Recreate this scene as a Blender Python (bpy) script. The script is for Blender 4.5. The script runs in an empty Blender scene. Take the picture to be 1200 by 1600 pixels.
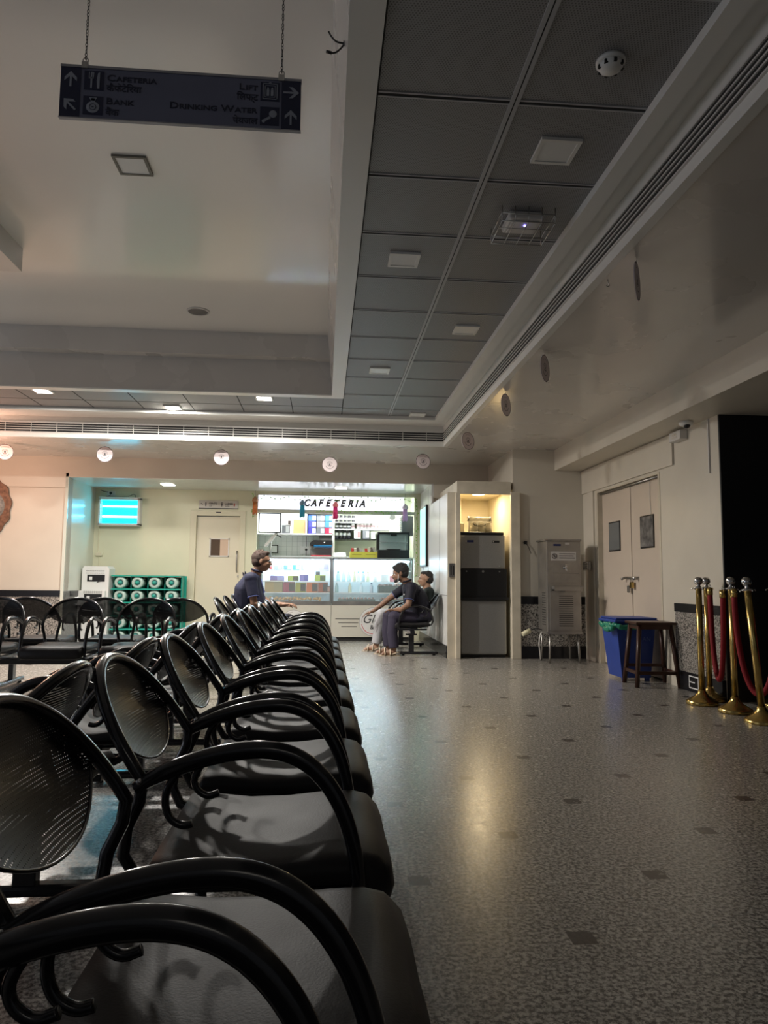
import bpy, bmesh, math, random
from mathutils import Vector, Matrix, Euler
random.seed(7)
C = bpy.context.scene.collection
S = bpy.context.scene
PI = math.pi

# ------------------------------------------------------------------ camera, world, lights, exposure
def look_camera():
    cam = bpy.data.cameras.new('camera'); o = bpy.data.objects.new('camera', cam); C.objects.link(o)
    pitch, yaw, roll = .0945, .083, .0085
    fw = Vector((math.sin(yaw)*math.cos(pitch), math.cos(yaw)*math.cos(pitch), math.sin(pitch)))
    rt = Vector((math.cos(yaw), -math.sin(yaw), 0)); up = rt.cross(fw)
    c, s = math.cos(roll), math.sin(roll)
    rt, up = c*rt+s*up, -s*rt+c*up
    o.matrix_world = Matrix(((rt.x, up.x, -fw.x, 0), (rt.y, up.y, -fw.y, 0), (rt.z, up.z, -fw.z, 1.0), (0, 0, 0, 1)))
    cam.sensor_fit = 'VERTICAL'; cam.sensor_height = 36; cam.lens = 1117/1600*36
    cam.clip_start = .02
    S.camera = o
look_camera()
S.view_settings.view_transform = 'Standard'; S.view_settings.look = 'None'
S.view_settings.exposure = 0.75; S.view_settings.gamma = 1.0; S.view_settings.use_curve_mapping = False
W = bpy.data.worlds.new('World'); S.world = W; W.use_nodes = True
W.node_tree.nodes['Background'].inputs[0].default_value = (.88, .92, 1.0, 1)
W.node_tree.nodes['Background'].inputs[1].default_value = .045

def area(name, loc, rot, sx, sy, power, col, spread=180):
    l = bpy.data.lights.new(name, 'AREA'); l.shape = 'RECTANGLE'; l.size = sx; l.size_y = sy
    l.energy = power; l.color = col; l.spread = math.radians(spread)
    o = bpy.data.objects.new(name, l); C.objects.link(o); o.location = loc; o.rotation_euler = rot
    return o
def point(name, loc, power, col, r=.05):
    l = bpy.data.lights.new(name, 'POINT'); l.energy = power; l.color = col; l.shadow_soft_size = r
    o = bpy.data.objects.new(name, l); C.objects.link(o); o.location = loc
    return o
WARM = (1.0, .86, .68); NEUT = (1.0, .95, .88); COOL = (.72, .86, 1.0); CYAN = (.05, .75, 1.0)
L_PANELS = [(-3.05, 7.83), (-1.80, 8.42), (-.69, 7.86)]
for i, (x, y) in enumerate(L_PANELS):
    area('panel_lamp', (x, y, 2.985), (0, 0, 0), .15, .15, 60, NEUT)
area('alcove_lamp', (-2.42, 11.2, 2.455), (0, 0, 0), .16, .16, 30, (1, .93, .70))
area('alcove_lamp', (.25, 11.2, 2.455), (0, 0, 0), .16, .16, 55, (.70, .83, 1))
area('cupboard_lamp', (2.13, 9.75, 2.19), (0, 0, 0), .14, .14, 9, (1, .77, .45))
area('kitchen_lamp', (-.5, 12.8, 2.58), (0, 0, 0), .9, .3, 17, (.93, .98, 1))
area('kitchen_lamp', (.9, 12.8, 2.58), (0, 0, 0), .9, .3, 17, (.95, 1, .97))
area('case_lamp', (-.43, 12.05, 1.30), (0, 0, 0), 1.0, .05, 8, (.85, .93, 1))
area('case_lamp', (.80, 12.05, 1.30), (0, 0, 0), 1.2, .05, 9, (.75, .92, 1))
#area('zapper_lamp', (-3.28, 11.62, 2.04), (PI/2, 0, 0), .55, .3, 8, CYAN)
#area('sign_lamp', (.11, 11.76, 2.25), (PI/2, 0, 0), 2.3, .2, 30, (.80, .86, 1))
point('chandelier_lamp', (-4.7, 8.9, 2.35), 42, (1, .55, .38), .12)
# added fill lights out of view; the left one tilts up to the tray ceiling
area('tray_fill_light', (-6.5, 2.0, 1.7), (0, math.radians(-106), 0), 2.5, 4.0, 32, (.80, .87, 1.0))
area('rear_fill_light', (1.2, -3.5, 2.9), (math.radians(25), 0, 0), 3.0, .8, 6, (1, .93, .82))  # unseen fill light, added behind the camera

# ------------------------------------------------------------------ materials
MATS = {}
def nodes(name):
    m = bpy.data.materials.new(name); m.use_nodes = True
    nt = m.node_tree; return m, nt, nt.nodes['Principled BSDF']
def mat(name, col, rough=.5, metal=0, emit=None, estr=0, bump=0, bscale=60, var=0, vscale=8, trans=0, ior=1.45, coat=0, spec=None, alpha=1):
    if name in MATS: return MATS[name]
    m, nt, b = nodes(name)
    b.inputs['Base Color'].default_value = (*col, 1); b.inputs['Roughness'].default_value = rough
    b.inputs['Metallic'].default_value = metal; b.inputs['Transmission Weight'].default_value = trans
    b.inputs['IOR'].default_value = ior; b.inputs['Coat Weight'].default_value = coat; b.inputs['Coat Roughness'].default_value = .12
    b.inputs['Alpha'].default_value = alpha
    if spec is not None: b.inputs['Specular IOR Level'].default_value = spec
    if emit: b.inputs['Emission Color'].default_value = (*emit, 1); b.inputs['Emission Strength'].default_value = estr
    tc = nt.nodes.new('ShaderNodeTexCoord')
    n = nt.nodes.new('ShaderNodeTexNoise'); n.inputs['Scale'].default_value = vscale; n.inputs['Detail'].default_value = 5
    nt.links.new(tc.outputs['Object'], n.inputs['Vector'])
    if var:
        r = nt.nodes.new('ShaderNodeValToRGB')
        r.color_ramp.elements[0].position = .3; r.color_ramp.elements[1].position = .7
        r.color_ramp.elements[0].color = (*[c*(1-var) for c in col], 1)
        r.color_ramp.elements[1].color = (*[min(1, c*(1+var*.5)) for c in col], 1)
        nt.links.new(n.outputs[0], r.inputs[0]); nt.links.new(r.outputs[0], b.inputs['Base Color'])
    rr = nt.nodes.new('ShaderNodeMapRange'); rr.inputs[3].default_value = max(0, rough-.06); rr.inputs[4].default_value = min(1, rough+.06)
    nt.links.new(n.outputs[0], rr.inputs[0]); nt.links.new(rr.outputs[0], b.inputs['Roughness'])
    if bump:
        n2 = nt.nodes.new('ShaderNodeTexNoise'); n2.inputs['Scale'].default_value = bscale; n2.inputs['Detail'].default_value = 4
        nt.links.new(tc.outputs['Object'], n2.inputs['Vector'])
        bp = nt.nodes.new('ShaderNodeBump'); bp.inputs['Strength'].default_value = bump; bp.inputs['Distance'].default_value = .01
        nt.links.new(n2.outputs[0], bp.inputs['Height']); nt.links.new(bp.outputs[0], b.inputs['Normal'])
    MATS[name] = m
    return m
def math_node(nt, op, a, b=None, c=None):
    n = nt.nodes.new('ShaderNodeMath'); n.operation = op
    for i, v in enumerate((a, b, c)):
        if v is None: continue
        if isinstance(v, (int, float)): n.inputs[i].default_value = v
        else: nt.links.new(v, n.inputs[i])
    return n.outputs[0]
def speckle(nt, scale, lo, hi, mid=.5, width=.25, detail=3):
    tc = nt.nodes.new('ShaderNodeTexCoord')
    n = nt.nodes.new('ShaderNodeTexNoise'); n.inputs['Scale'].default_value = scale; n.inputs['Detail'].default_value = detail
    n.inputs['Roughness'].default_value = .7
    nt.links.new(tc.outputs['Object'], n.inputs['Vector'])
    r = nt.nodes.new('ShaderNodeValToRGB')
    r.color_ramp.elements[0].position = mid-width/2; r.color_ramp.elements[1].position = mid+width/2
    r.color_ramp.elements[0].color = (*lo, 1); r.color_ramp.elements[1].color = (*hi, 1)
    nt.links.new(n.outputs[0], r.inputs[0])
    return r.outputs[0]
def floor_material():
    m, nt, b = nodes('granite_floor')
    geo = nt.nodes.new('ShaderNodeNewGeometry'); sp = nt.nodes.new('ShaderNodeSeparateXYZ')
    nt.links.new(geo.outputs['Position'], sp.inputs[0])
    M = lambda *a: math_node(nt, *a)
    x = M('SUBTRACT', sp.outputs[0], .742); y = M('SUBTRACT', sp.outputs[1], 2.065)
    s, c = .5775, .70711
    u = M('DIVIDE', M('MULTIPLY', M('ADD', x, y), c), s); v = M('DIVIDE', M('MULTIPLY', M('SUBTRACT', y, x), c), s)
    du = M('SUBTRACT', u, M('ROUND', u)); dv = M('SUBTRACT', v, M('ROUND', v))
    dx = M('ABSOLUTE', M('MULTIPLY', M('SUBTRACT', du, dv), c*s)); dy = M('ABSOLUTE', M('MULTIPLY', M('ADD', du, dv), c*s))
    dia = M('MULTIPLY', M('LESS_THAN', dx, .036), M('LESS_THAN', dy, .036))
    joint = M('LESS_THAN', M('MINIMUM', M('ABSOLUTE', du), M('ABSOLUTE', dv)), .003)
    base = speckle(nt, 75, (.085, .078, .07), (.50, .47, .42), .5, .17, 3)
    base2 = speckle(nt, 38, (.55, .55, .55), (1, 1, 1), .46, .2, 2)
    mx = nt.nodes.new('ShaderNodeMix'); mx.data_type = 'RGBA'; mx.blend_type = 'MULTIPLY'; mx.inputs[0].default_value = .55
    nt.links.new(base, mx.inputs[6]); nt.links.new(base2, mx.inputs[7])
    m1 = nt.nodes.new('ShaderNodeMix'); m1.data_type = 'RGBA'
    nt.links.new(M('MULTIPLY', joint, .45), m1.inputs[0]); nt.links.new(mx.outputs[2], m1.inputs[6]); m1.inputs[7].default_value = (.1, .09, .08, 1)
    m2 = nt.nodes.new('ShaderNodeMix'); m2.data_type = 'RGBA'
    nt.links.new(M('MULTIPLY', dia, .93), m2.inputs[0]); nt.links.new(m1.outputs[2], m2.inputs[6]); m2.inputs[7].default_value = (.035, .028, .026, 1)
    nt.links.new(m2.outputs[2], b.inputs['Base Color'])
    n = nt.nodes.new('ShaderNodeTexNoise'); n.inputs['Scale'].default_value = 24; n.inputs['Detail'].default_value = 6; nt.links.new(geo.outputs['Position'], n.inputs['Vector'])
    mr = nt.nodes.new('ShaderNodeMapRange'); mr.inputs[3].default_value = .16; mr.inputs[4].default_value = .34
    nt.links.new(n.outputs[0], mr.inputs[0]); nt.links.new(mr.outputs[0], b.inputs['Roughness'])
    bp = nt.nodes.new('ShaderNodeBump'); bp.inputs['Strength'].default_value = .10; bp.inputs['Distance'].default_value = .002
    n3 = nt.nodes.new('ShaderNodeTexNoise'); n3.inputs['Scale'].default_value = 55; n3.inputs['Detail'].default_value = 2; nt.links.new(geo.outputs['Position'], n3.inputs['Vector'])
    nt.links.new(n3.outputs[0], bp.inputs['Height']); nt.links.new(bp.outputs[0], b.inputs['Normal'])
    b.inputs['Specular IOR Level'].default_value = .6; b.inputs['Coat Weight'].default_value = .3; b.inputs['Coat Roughness'].default_value = .28
    return m
def terrazzo():
    m, nt, b = nodes('terrazzo_dado')
    nt.links.new(speckle(nt, 75, (.03, .027, .023), (.42, .39, .35), .49, .10, 2), b.inputs['Base Color'])
    b.inputs['Roughness'].default_value = .3
    return m
def dotted(name, base, hole, pitch, r, rough=.4, clear=False, axes=(0, 1), metal=0):
    """sheet with staggered round perforations"""
    m, nt, b = nodes(name)
    tc = nt.nodes.new('ShaderNodeTexCoord'); sp = nt.nodes.new('ShaderNodeSeparateXYZ')
    nt.links.new(tc.outputs['Object'], sp.inputs[0])
    M = lambda *a: math_node(nt, *a)
    a, c = sp.outputs[axes[0]], sp.outputs[axes[1]]
    def lat(off):
        fx = M('ADD', M('DIVIDE', a, pitch), off); fy = M('ADD', M('DIVIDE', c, pitch*1.732), off)
        gx = M('SUBTRACT', fx, M('ROUND', fx)); gy = M('MULTIPLY', M('SUBTRACT', fy, M('ROUND', fy)), 1.732)
        return M('SQRT', M('ADD', M('MULTIPLY', gx, gx), M('MULTIPLY', gy, gy)))
    d = M('MINIMUM', lat(0.0), lat(.5)); h = M('LESS_THAN', d, r)
    b.inputs['Base Color'].default_value = (*base, 1); b.inputs['Roughness'].default_value = rough; b.inputs['Metallic'].default_value = metal
    if clear:
        b.inputs['Specular IOR Level'].default_value = .18
        tr = nt.nodes.new('ShaderNodeBsdfTransparent'); mx = nt.nodes.new('ShaderNodeMixShader')
        out = nt.nodes['Material Output']
        nt.links.new(h, mx.inputs[0]); nt.links.new(b.outputs[0], mx.inputs[1]); nt.links.new(tr.outputs[0], mx.inputs[2])
        nt.links.new(mx.outputs[0], out.inputs[0])
    else:
        mx = nt.nodes.new('ShaderNodeMix'); mx.data_type = 'RGBA'
        nt.links.new(h, mx.inputs[0]); mx.inputs[6].default_value = (*base, 1); mx.inputs[7].default_value = (*hole, 1)
        nt.links.new(mx.outputs[2], b.inputs['Base Color'])
    return m
def tile_wall():
    m, nt, b = nodes('white_wall_tiles')
    tc = nt.nodes.new('ShaderNodeTexCoord'); mp = nt.nodes.new('ShaderNodeMapping'); mp.inputs['Rotation'].default_value = (PI/2, 0, 0)
    nt.links.new(tc.outputs['Object'], mp.inputs[0])
    br = nt.nodes.new('ShaderNodeTexBrick'); br.offset = 0; br.inputs['Scale'].default_value = 1
    br.inputs['Brick Width'].default_value = .1; br.inputs['Row Height'].default_value = .1; br.inputs['Mortar Size'].default_value = .003
    br.inputs['Color1'].default_value = (.75, .78, .76, 1); br.inputs['Color2'].default_value = (.78, .8, .78, 1); br.inputs['Mortar'].default_value = (.45, .47, .46, 1)
    nt.links.new(mp.outputs[0], br.inputs['Vector']); nt.links.new(br.outputs[0], b.inputs['Base Color']); b.inputs['Roughness'].default_value = .2
    return m
M_FLOOR = floor_material(); M_TERR = terrazzo(); M_TILEW = tile_wall()
M_WALL = mat('cream_wall_paint', (.62, .57, .48), .45, bump=.05, bscale=14, var=.07, vscale=1.6)
M_WALLG = mat('pale_green_wall_paint', (.64, .63, .46), .4, bump=.04, bscale=14, var=.05, vscale=2)
M_CEIL = mat('glossy_ceiling_paint', (.62, .59, .55), .28, coat=.5, bump=.06, bscale=6, var=.06, vscale=1.2)
M_TRAY = mat('white_tray_ceiling_paint', (.80, .77, .72), .30, coat=.8, bump=.03, bscale=3, var=.03, vscale=1)
M_GRID = dotted('perforated_ceiling_tile', (.25, .25, .255), (.10, .10, .10), .012, .26, .45)
M_BAR = mat('grey_ceiling_bar', (.42, .42, .43), .4); M_GAP = mat('dark_gap', (.02, .02, .02), .8)
M_BLKST = mat('black_granite', (.012, .012, .014), .22)
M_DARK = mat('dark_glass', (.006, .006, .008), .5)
M_WHITE = mat('white_enamel', (.72, .71, .67), .35); M_WHITE2 = mat('white_plastic', (.62, .6, .57), .4)
M_BTUBE = mat('black_gloss_tube', (.011, .011, .013), .22, coat=.4)
M_PAD = mat('black_leatherette', (.018, .017, .0175), .48, bump=.08, bscale=240, var=.15, vscale=10, spec=.22)
M_MESH = dotted('black_perforated_steel', (.009, .009, .011), (0, 0, 0), .0062, .14, .32, clear=True, axes=(1, 2))
M_STEEL = mat('brushed_steel', (.42, .41, .39), .36, 1, var=.2, vscale=5)
M_CHROME = mat('chrome', (.6, .6, .6), .16, 1)
M_BRASS = mat('brass', (.62, .45, .16), .24, 1, var=.25, vscale=12)
M_GLASS = mat('clear_glass', (.75, .9, .92), .04, 0, alpha=.10)
M_BLACK = mat('black_plastic', (.012, .012, .013), .35)
M_DOOR = mat('beige_door_laminate', (.60, .51, .42), .4, var=.04, vscale=3)
M_ALB = mat('near_white', (.8, .8, .8), .5)

# ------------------------------------------------------------------ mesh helpers
class MB:
    def __init__(s): s.b = bmesh.new(); s.mats = []; s.cur = 0
    def m(s, mt):
        if mt not in s.mats: s.mats.append(mt)
        s.cur = s.mats.index(mt); return s
    def _fin(s, vs, mtx=None, smooth=False):
        if mtx is not None: bmesh.ops.transform(s.b, matrix=mtx, verts=vs)
        fs = set(f for v in vs for f in v.link_faces)
        for f in fs: f.material_index = s.cur; f.smooth = smooth
    def box(s, x0, x1, y0, y1, z0, z1, bev=0, rot=None, seg=2):
        r = bmesh.ops.create_cube(s.b, size=1); vs = r['verts']
        bmesh.ops.scale(s.b, vec=(abs(x1-x0), abs(y1-y0), abs(z1-z0)), verts=vs)
        if bev:
            es = list(set(e for v in vs for e in v.link_edges))
            rr = bmesh.ops.bevel(s.b, geom=es, offset=bev, segments=seg, affect='EDGES', profile=.5); 
            vs = list(set(v for f in rr['faces'] for v in f.verts) | set(v for v in vs if v.is_valid))
        mt = Matrix.Translation(((x0+x1)/2, (y0+y1)/2, (z0+z1)/2))
        if rot is not None: mt = mt @ Euler(rot).to_matrix().to_4x4()
        s._fin(vs, mt, False); return s
    def cyl(s, p0, p1, r, r2=None, seg=16, smooth=True):
        p0, p1 = Vector(p0), Vector(p1); d = p1-p0
        rr = bmesh.ops.create_cone(s.b, cap_ends=True, segments=seg, radius1=r, radius2=r if r2 is None else r2, depth=d.length)
        q = Vector((0, 0, 1)).rotation_difference(d.normalized())
        mt = Matrix.Translation((p0+p1)/2) @ q.to_matrix().to_4x4()
        s._fin(rr['verts'], mt, smooth)
        if smooth:
            for f in set(f for v in rr['verts'] for f in v.link_faces):
                if len(f.verts) > 4: f.smooth = False
        return s
    def sph(s, c, r, sc=(1, 1, 1), rot=None, u=20, v=12):
        rr = bmesh.ops.create_uvsphere(s.b, u_segments=u, v_segments=v, radius=r)
        mt = Matrix.Translation(c) @ (Euler(rot).to_matrix().to_4x4() if rot else Matrix.Identity(4)) @ Matrix.Diagonal((*sc, 1))
        s._fin(rr['verts'], mt, True); return s
    def tube(s, pts, r, seg=10, caps=True, flat=1.0, close=False, smooth_path=0):
        P = [Vector(p) for p in pts]
        R = r if isinstance(r, (list, tuple)) else [r]*len(P)
        for _ in range(smooth_path):
            Q, RQ = [P[0]], [R[0]]
            for i in range(len(P)-1):
                Q += [P[i]*.75+P[i+1]*.25, P[i]*.25+P[i+1]*.75]; RQ += [R[i]*.75+R[i+1]*.25, R[i]*.25+R[i+1]*.75]
            Q.append(P[-1]); RQ.append(R[-1]); P, R = Q, RQ
        n = len(P); rings = []; prev = None
        for i in range(n):
            if close: t = (P[(i+1) % n]-P[i-1])
            else: t = P[min(i+1, n-1)]-P[max(i-1, 0)]
            t.normalize()
            if prev is None:
                a = Vector((0, 0, 1)) if abs(t.z) < .9 else Vector((0, 1, 0))
                nn = (a-t*a.dot(t)).normalized()
            else: nn = (prev-t*prev.dot(t)).normalized()
            prev = nn; bb = t.cross(nn)
            rings.append([s.b.verts.new(P[i]+R[i]*(math.cos(2*PI*k/seg)*nn+flat*math.sin(2*PI*k/seg)*bb)) for k in range(seg)])
        vs = [v for q in rings for v in q]
        for i in range(n if close else n-1):
            a, b = rings[i], rings[(i+1) % n]
            for k in range(seg): s.b.faces.new((a[k], a[(k+1) % seg], b[(k+1) % seg], b[k]))
        if caps and not close:
            s.b.faces.new(rings[0][::-1]); s.b.faces.new(rings[-1])
        s._fin(vs, None, True); return s
    def lathe(s, prof, c=(0, 0, 0), seg=24, rot=None):
        rings = []
        for r, z in prof: rings.append([s.b.verts.new((r*math.cos(2*PI*k/seg), r*math.sin(2*PI*k/seg), z)) for k in range(seg)])
        for a, b in zip(rings, rings[1:]):
            for k in range(seg): s.b.faces.new((a[k], a[(k+1) % seg], b[(k+1) % seg], b[k]))
        s.b.faces.new(rings[0][::-1]); s.b.faces.new(rings[-1])
        mt = Matrix.Translation(c) @ (Euler(rot).to_matrix().to_4x4() if rot else Matrix.Identity(4))
        s._fin([v for q in rings for v in q], mt, True); return s
    def prism(s, poly, y0, y1, axes='xz', smooth=False):
        def p(a, b, t): return {'xz': (a, t, b), 'xy': (a, b, t), 'yz': (t, a, b)}[axes]
        A = [s.b.verts.new(p(a, b, y0)) for a, b in poly]; B = [s.b.verts.new(p(a, b, y1)) for a, b in poly]
        n = len(poly); s.b.faces.new(A[::-1]); s.b.faces.new(B)
        fs = [s.b.faces.new((A[k], A[(k+1) % n], B[(k+1) % n], B[k])) for k in range(n)]
        s._fin(A+B)
        if smooth:
            for f in fs: f.smooth = True
        return s
    def mesh(s, name):
        bmesh.ops.recalc_face_normals(s.b, faces=s.b.faces)
        me = bpy.data.meshes.new(name); s.b.to_mesh(me); s.b.free()
        for m in s.mats: me.materials.append(m)
        return me
    def build(s, name, parent=None, loc=None, rot=None):
        return put(name, s.mesh(name), parent, loc, rot)
def put(name, me, parent=None, loc=None, rot=None):
    o = bpy.data.objects.new(name, me); C.objects.link(o)
    if parent: o.parent = parent
    if loc: o.location = loc
    if rot: o.rotation_euler = rot
    return o
def tag(o, label, cat, group=None):
    o['label'] = label; o['category'] = cat
    if group: o['group'] = group
    return o
def thing(name, label, cat, loc=(0, 0, 0), rz=0, group=None):
    o = bpy.data.objects.new(name, None); C.objects.link(o); o.location = loc; o.rotation_euler = (0, 0, rz); o.empty_display_size = .1
    return tag(o, label, cat, group)
def struct(mb, name, parent=None):
    o = mb.build(name, parent)
    if not parent: o['kind'] = 'structure'
    return o
def copy_thing(root, label=None, loc=None, rz=None, group=None):
    r = root.copy(); C.objects.link(r)
    if loc: r.location = loc
    if rz is not None: r.rotation_euler = (0, 0, rz)
    if label: r['label'] = label
    if group: r['group'] = group
    for ch in list(root.children):
        c = ch.copy(); C.objects.link(c); c.parent = r
        for g in list(ch.children):
            d = g.copy(); C.objects.link(d); d.parent = c
    return r
def text_mesh(txt, size, mt, ext=.0008, shear=0, bold=0, align='LEFT', sx=1):
    cu = bpy.data.curves.new('t', 'FONT'); cu.body = txt; cu.size = size; cu.extrude = ext; cu.shear = shear; cu.offset = bold; cu.align_x = align
    cu.resolution_u = 3
    o = bpy.data.objects.new('t', cu); C.objects.link(o)
    dg = bpy.context.evaluated_depsgraph_get(); me = bpy.data.meshes.new_from_object(o.evaluated_get(dg))
    bpy.data.objects.remove(o); me.materials.clear(); me.materials.append(mt)
    if sx != 1:
        for v in me.vertices: v.co.x *= sx
    return me
def lettering(txt, size, mt, parent, loc, name='lettering', rz=0, **k):
    """text standing upright, readable from -Y (rz turns it about Z)"""
    me = text_mesh(txt, size, mt, **k)
    return put(name, me, parent, loc, (PI/2, 0, rz))
def fuse(b, name, mt, voxel, smooth=5):
    """join overlapping volumes into one continuous skin"""
    me = b.mesh('raw'); o = bpy.data.objects.new('raw', me); C.objects.link(o)
    m = o.modifiers.new('r', 'REMESH'); m.mode = 'VOXEL'; m.voxel_size = voxel; m.use_smooth_shade = True
    s = o.modifiers.new('s', 'SMOOTH'); s.factor = .5; s.iterations = smooth
    dg = bpy.context.evaluated_depsgraph_get(); out = bpy.data.meshes.new_from_object(o.evaluated_get(dg)); out.name = name
    bpy.data.objects.remove(o); out.materials.clear(); out.materials.append(mt)
    for p in out.polygons: p.use_smooth = True
    return out
# ------------------------------------------------------------------ the room
XW = 3.42; YB = 9.2; YA = 10.6; YC = 11.85; XP = 2.47; XS = 1.60; YE = 5.90
b = MB().m(M_FLOOR); b.box(-9, 6, -5, 14, -.05, 0); struct(b, 'floor')
# right wall with double door recess
b = MB().m(M_WALL)
b.box(XW, XW+.16, 8.70, 9.3, 0, 2.5); b.box(XW, XW+.16, YE, 7.05, 0, 2.5); b.box(XW, XW+.16, 7.05, 8.70, 2.11, 2.5)
struct(b, 'wall_right')
b = MB().m(M_WALL); b.box(XW-.022, XW, 6.70, 9.19, 2.15, 2.455, .003); b.box(XW-.022, XW, 8.80, 9.0, 0, 2.149, .003)
struct(b, 'trim_1')
b = MB().m(M_TERR); b.box(XW-.03, XW, YE+.02, 6.71, .17, .72); b.m(M_BLKST); b.box(XW-.034, XW, YE+.01, 6.72, .72, .80); b.box(XW-.036, XW, YE+.01, 6.67, 0, .17)
b.m(M_ALB)
for (y0, y1, z0, z1) in ((6.30, 6.47, .135, .145), (6.30, 6.47, .03, .04), (6.37, 6.46, .083, .093), (6.462, 6.472, .04, .135), (6.30, 6.31, .04, .135)): b.box(XW-.0375, XW-.036, y0, y1, z0, z1)
struct(b, 'baseboard_right')
# far right wall block behind the water cooler
b = MB().m(M_WALL); b.box(XP, XW+.16, YB, YA+.05, 0, 2.8); struct(b, 'wall_pillar')
b = MB().m(M_TERR); b.box(2.56, XW, YB-.02, YB, .16, .70); b.m(M_BLKST); b.box(2.56, XW, YB-.024, YB, .70, .80); b.box(2.56, XW, YB-.026, YB, 0, .16); struct(b, 'baseboard_pillar')
b = MB().m(M_WALL); b.box(XS, XP, YA+.001, YA+.12, 2.14, 2.8); struct(b, 'wall_nook')
# built-in cupboard nook for the ice machine
M_LAM = mat('white_laminate', (.66, .66, .64), .3, var=.04, vscale=2); M_FRAME = mat('worn_cream_frame', (.60, .54, .43), .45, var=.14, vscale=6)
b = MB().m(M_LAM); b.box(XS, XS+.03, YB+.02, YA, 0, 2.14); b.box(XS, XS+.03, YA, YC+.1, 0, 2.449); struct(b, 'wall_alcove_right')
b = MB().m(M_GAP); b.box(XS-.0015, XS, 9.85, 9.856, .2, 2.14); b.box(XS-.0015, XS, 10.9, 10.906, .2, 2.4); b.box(XS-.0015, XS, YB+.02, YC, .80, .805); b.m(M_BLKST); b.box(XS-.012, XS, YB+.03, YC, 0, .16); struct(b, 'baseboard_alcove')
b = MB().m(M_FRAME); b.box(XS, 1.725, YB, YB+.03, 0, 2.15); b.box(1.70, 1.76, YB-.05, YB+.05, 0, 2.14, .004); b.box(2.43, 2.55, YB-.06, YB, 0, 2.16, .004)
b.box(1.745, 2.44, YB-.02, YB+.03, 2.13, 2.30); b.box(1.72, 1.745, YB-.02, YA, 2.14, 2.30); b.box(1.745, 2.44, YB+.03, YA, 2.27, 2.30); struct(b, 'trim_2')
M_NOOK = mat('warm_cream_paint', (.75, .68, .52), .5)
b = MB().m(M_NOOK); b.box(1.73, 1.745, YB+.03, YA, 0, 2.2); b.box(2.455, 2.47, YB, YA, 0, 2.2); b.box(1.74, 2.46, YA-.02, YA, 0, 2.2); b.box(1.745, 2.455, YB+.03, YA-.02, 2.20, 2.22)
b.box(1.745, 1.98, YA-.35, YA-.02, 1.72, 2.2); struct(b, 'wall_nook_lining')
# alcove and left wall
b = MB().m(M_WALL); b.box(-8.5, -3.70, YA+.03, YA+.2, 0, 2.8); struct(b, 'wall_left')
b = MB().m(M_BLKST); b.box(-8.5, -3.71, YA+.005, YA+.03, .72, .81); b.box(-8.5, -3.71, YA+.005, YA+.03, 0, .15); b.m(M_TERR); b.box(-8.5, -3.71, YA+.01, YA+.03, .15, .72); struct(b, 'baseboard_left')
M_ALCL = mat('glossy_alcove_tile', (.62, .64, .55), .14, var=.05, vscale=2)
b = MB().m(M_ALCL); b.box(-3.74, -3.70, YA, YC+.1, 0, 2.5); struct(b, 'wall_alcove_left')
b = MB().m(mat('dado_grey_granite', (.16, .16, .15), .25, var=.3, vscale=60)); b.box(-3.70, -3.69, YA+.02, YC, 0, .80); b.m(M_BLKST); b.box(-3.70, -3.685, YA+.25, YC-.3, .72, .80); struct(b, 'trim_3')
b = MB().m(M_WALLG); b.box(-3.74, -2.13, YC, YC+.12, 0, 2.5); b.box(-2.13, -1.335, YC, YC+.12, 2.05, 2.5); b.box(-1.335, -1.11, YC, YC+.12, 0, 2.5)
b.box(-1.11, 1.50, YC, YC+.1, 2.385, 2.5); b.box(1.50, XS+.03, YC, YC+.12, 0, 2.5); struct(b, 'wall_back')
b = MB().m(M_WALL); b.box(-8.5, XS, YA, YC+.2, 2.45, 2.8); b.box(-8.5, -3.705, YA-.0, YA+.15, 2.29, 2.45); struct(b, 'trim_4')
M_ALCC = mat('glossy_alcove_ceiling', (.68, .68, .62), .14)
b = MB().m(M_ALCC); b.box(-3.70, XS, YA+.01, YC, 2.44, 2.45); struct(b, 'ceiling_alcove')
# ceilings
b = MB().m(M_CEIL); b.box(-8.5, 3.05, 9.15, YA, 2.74, 2.8); b.box(1.58, 3.05, -4, 9.15, 2.74, 2.8); struct(b, 'ceiling_low')
b = MB().m(M_WALL); b.box(3.04, 6, -4, YB, 2.465, 2.8); struct(b, 'trim_5')
b = MB().m(M_WHITE); b.box(1.53, 1.581, -4, 9.15, 2.735, 3.06); b.box(-8.5, 1.529, 9.10, 9.151, 2.735, 3.06)
b.box(1.335, 1.42, -4, 8.559, 2.955, 2.999); b.box(-8.5, 1.42, 8.56, 8.65, 2.955, 2.999); b.box(1.40, 1.55, -4, 8.62, 3.0, 3.05); b.box(-8.5, 1.55, 8.62, 9.12, 3.0, 3.05)
struct(b, 'trim_6')
# linear slot diffusers in the fascia
b = MB().m(M_GAP); b.box(1.526, 1.5305, -4, 9.096, 2.80, 2.915); b.box(-8.5, 1.526, 9.096, 9.1005, 2.80, 2.915)
b.m(M_WHITE2)
for k in range(1, 4):
    z = 2.80+.115*k/4
    b.box(1.519, 1.53, -4, 9.089, z-.004, z+.004); b.box(-8.5, 1.519, 9.089, 9.10, z-.004, z+.004)
for k in range(30): b.box(1.30-.31*k, 1.306-.31*k, 9.087, 9.10, 2.80, 2.915)
for z in (2.796, 2.915): b.box(1.518, 1.53, -4, 9.088, z-.004, z+.004); b.box(-8.5, 1.518, 9.088, 9.10, z-.004, z+.004)
struct(b, 'trim_7')
b = MB().m(M_GRID); b.box(.185, 1.34, -4, 8.57, 3.0, 3.04); b.box(-8.5, .185, 7.745, 8.57, 3.0, 3.04); struct(b, 'ceiling_grid')
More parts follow.
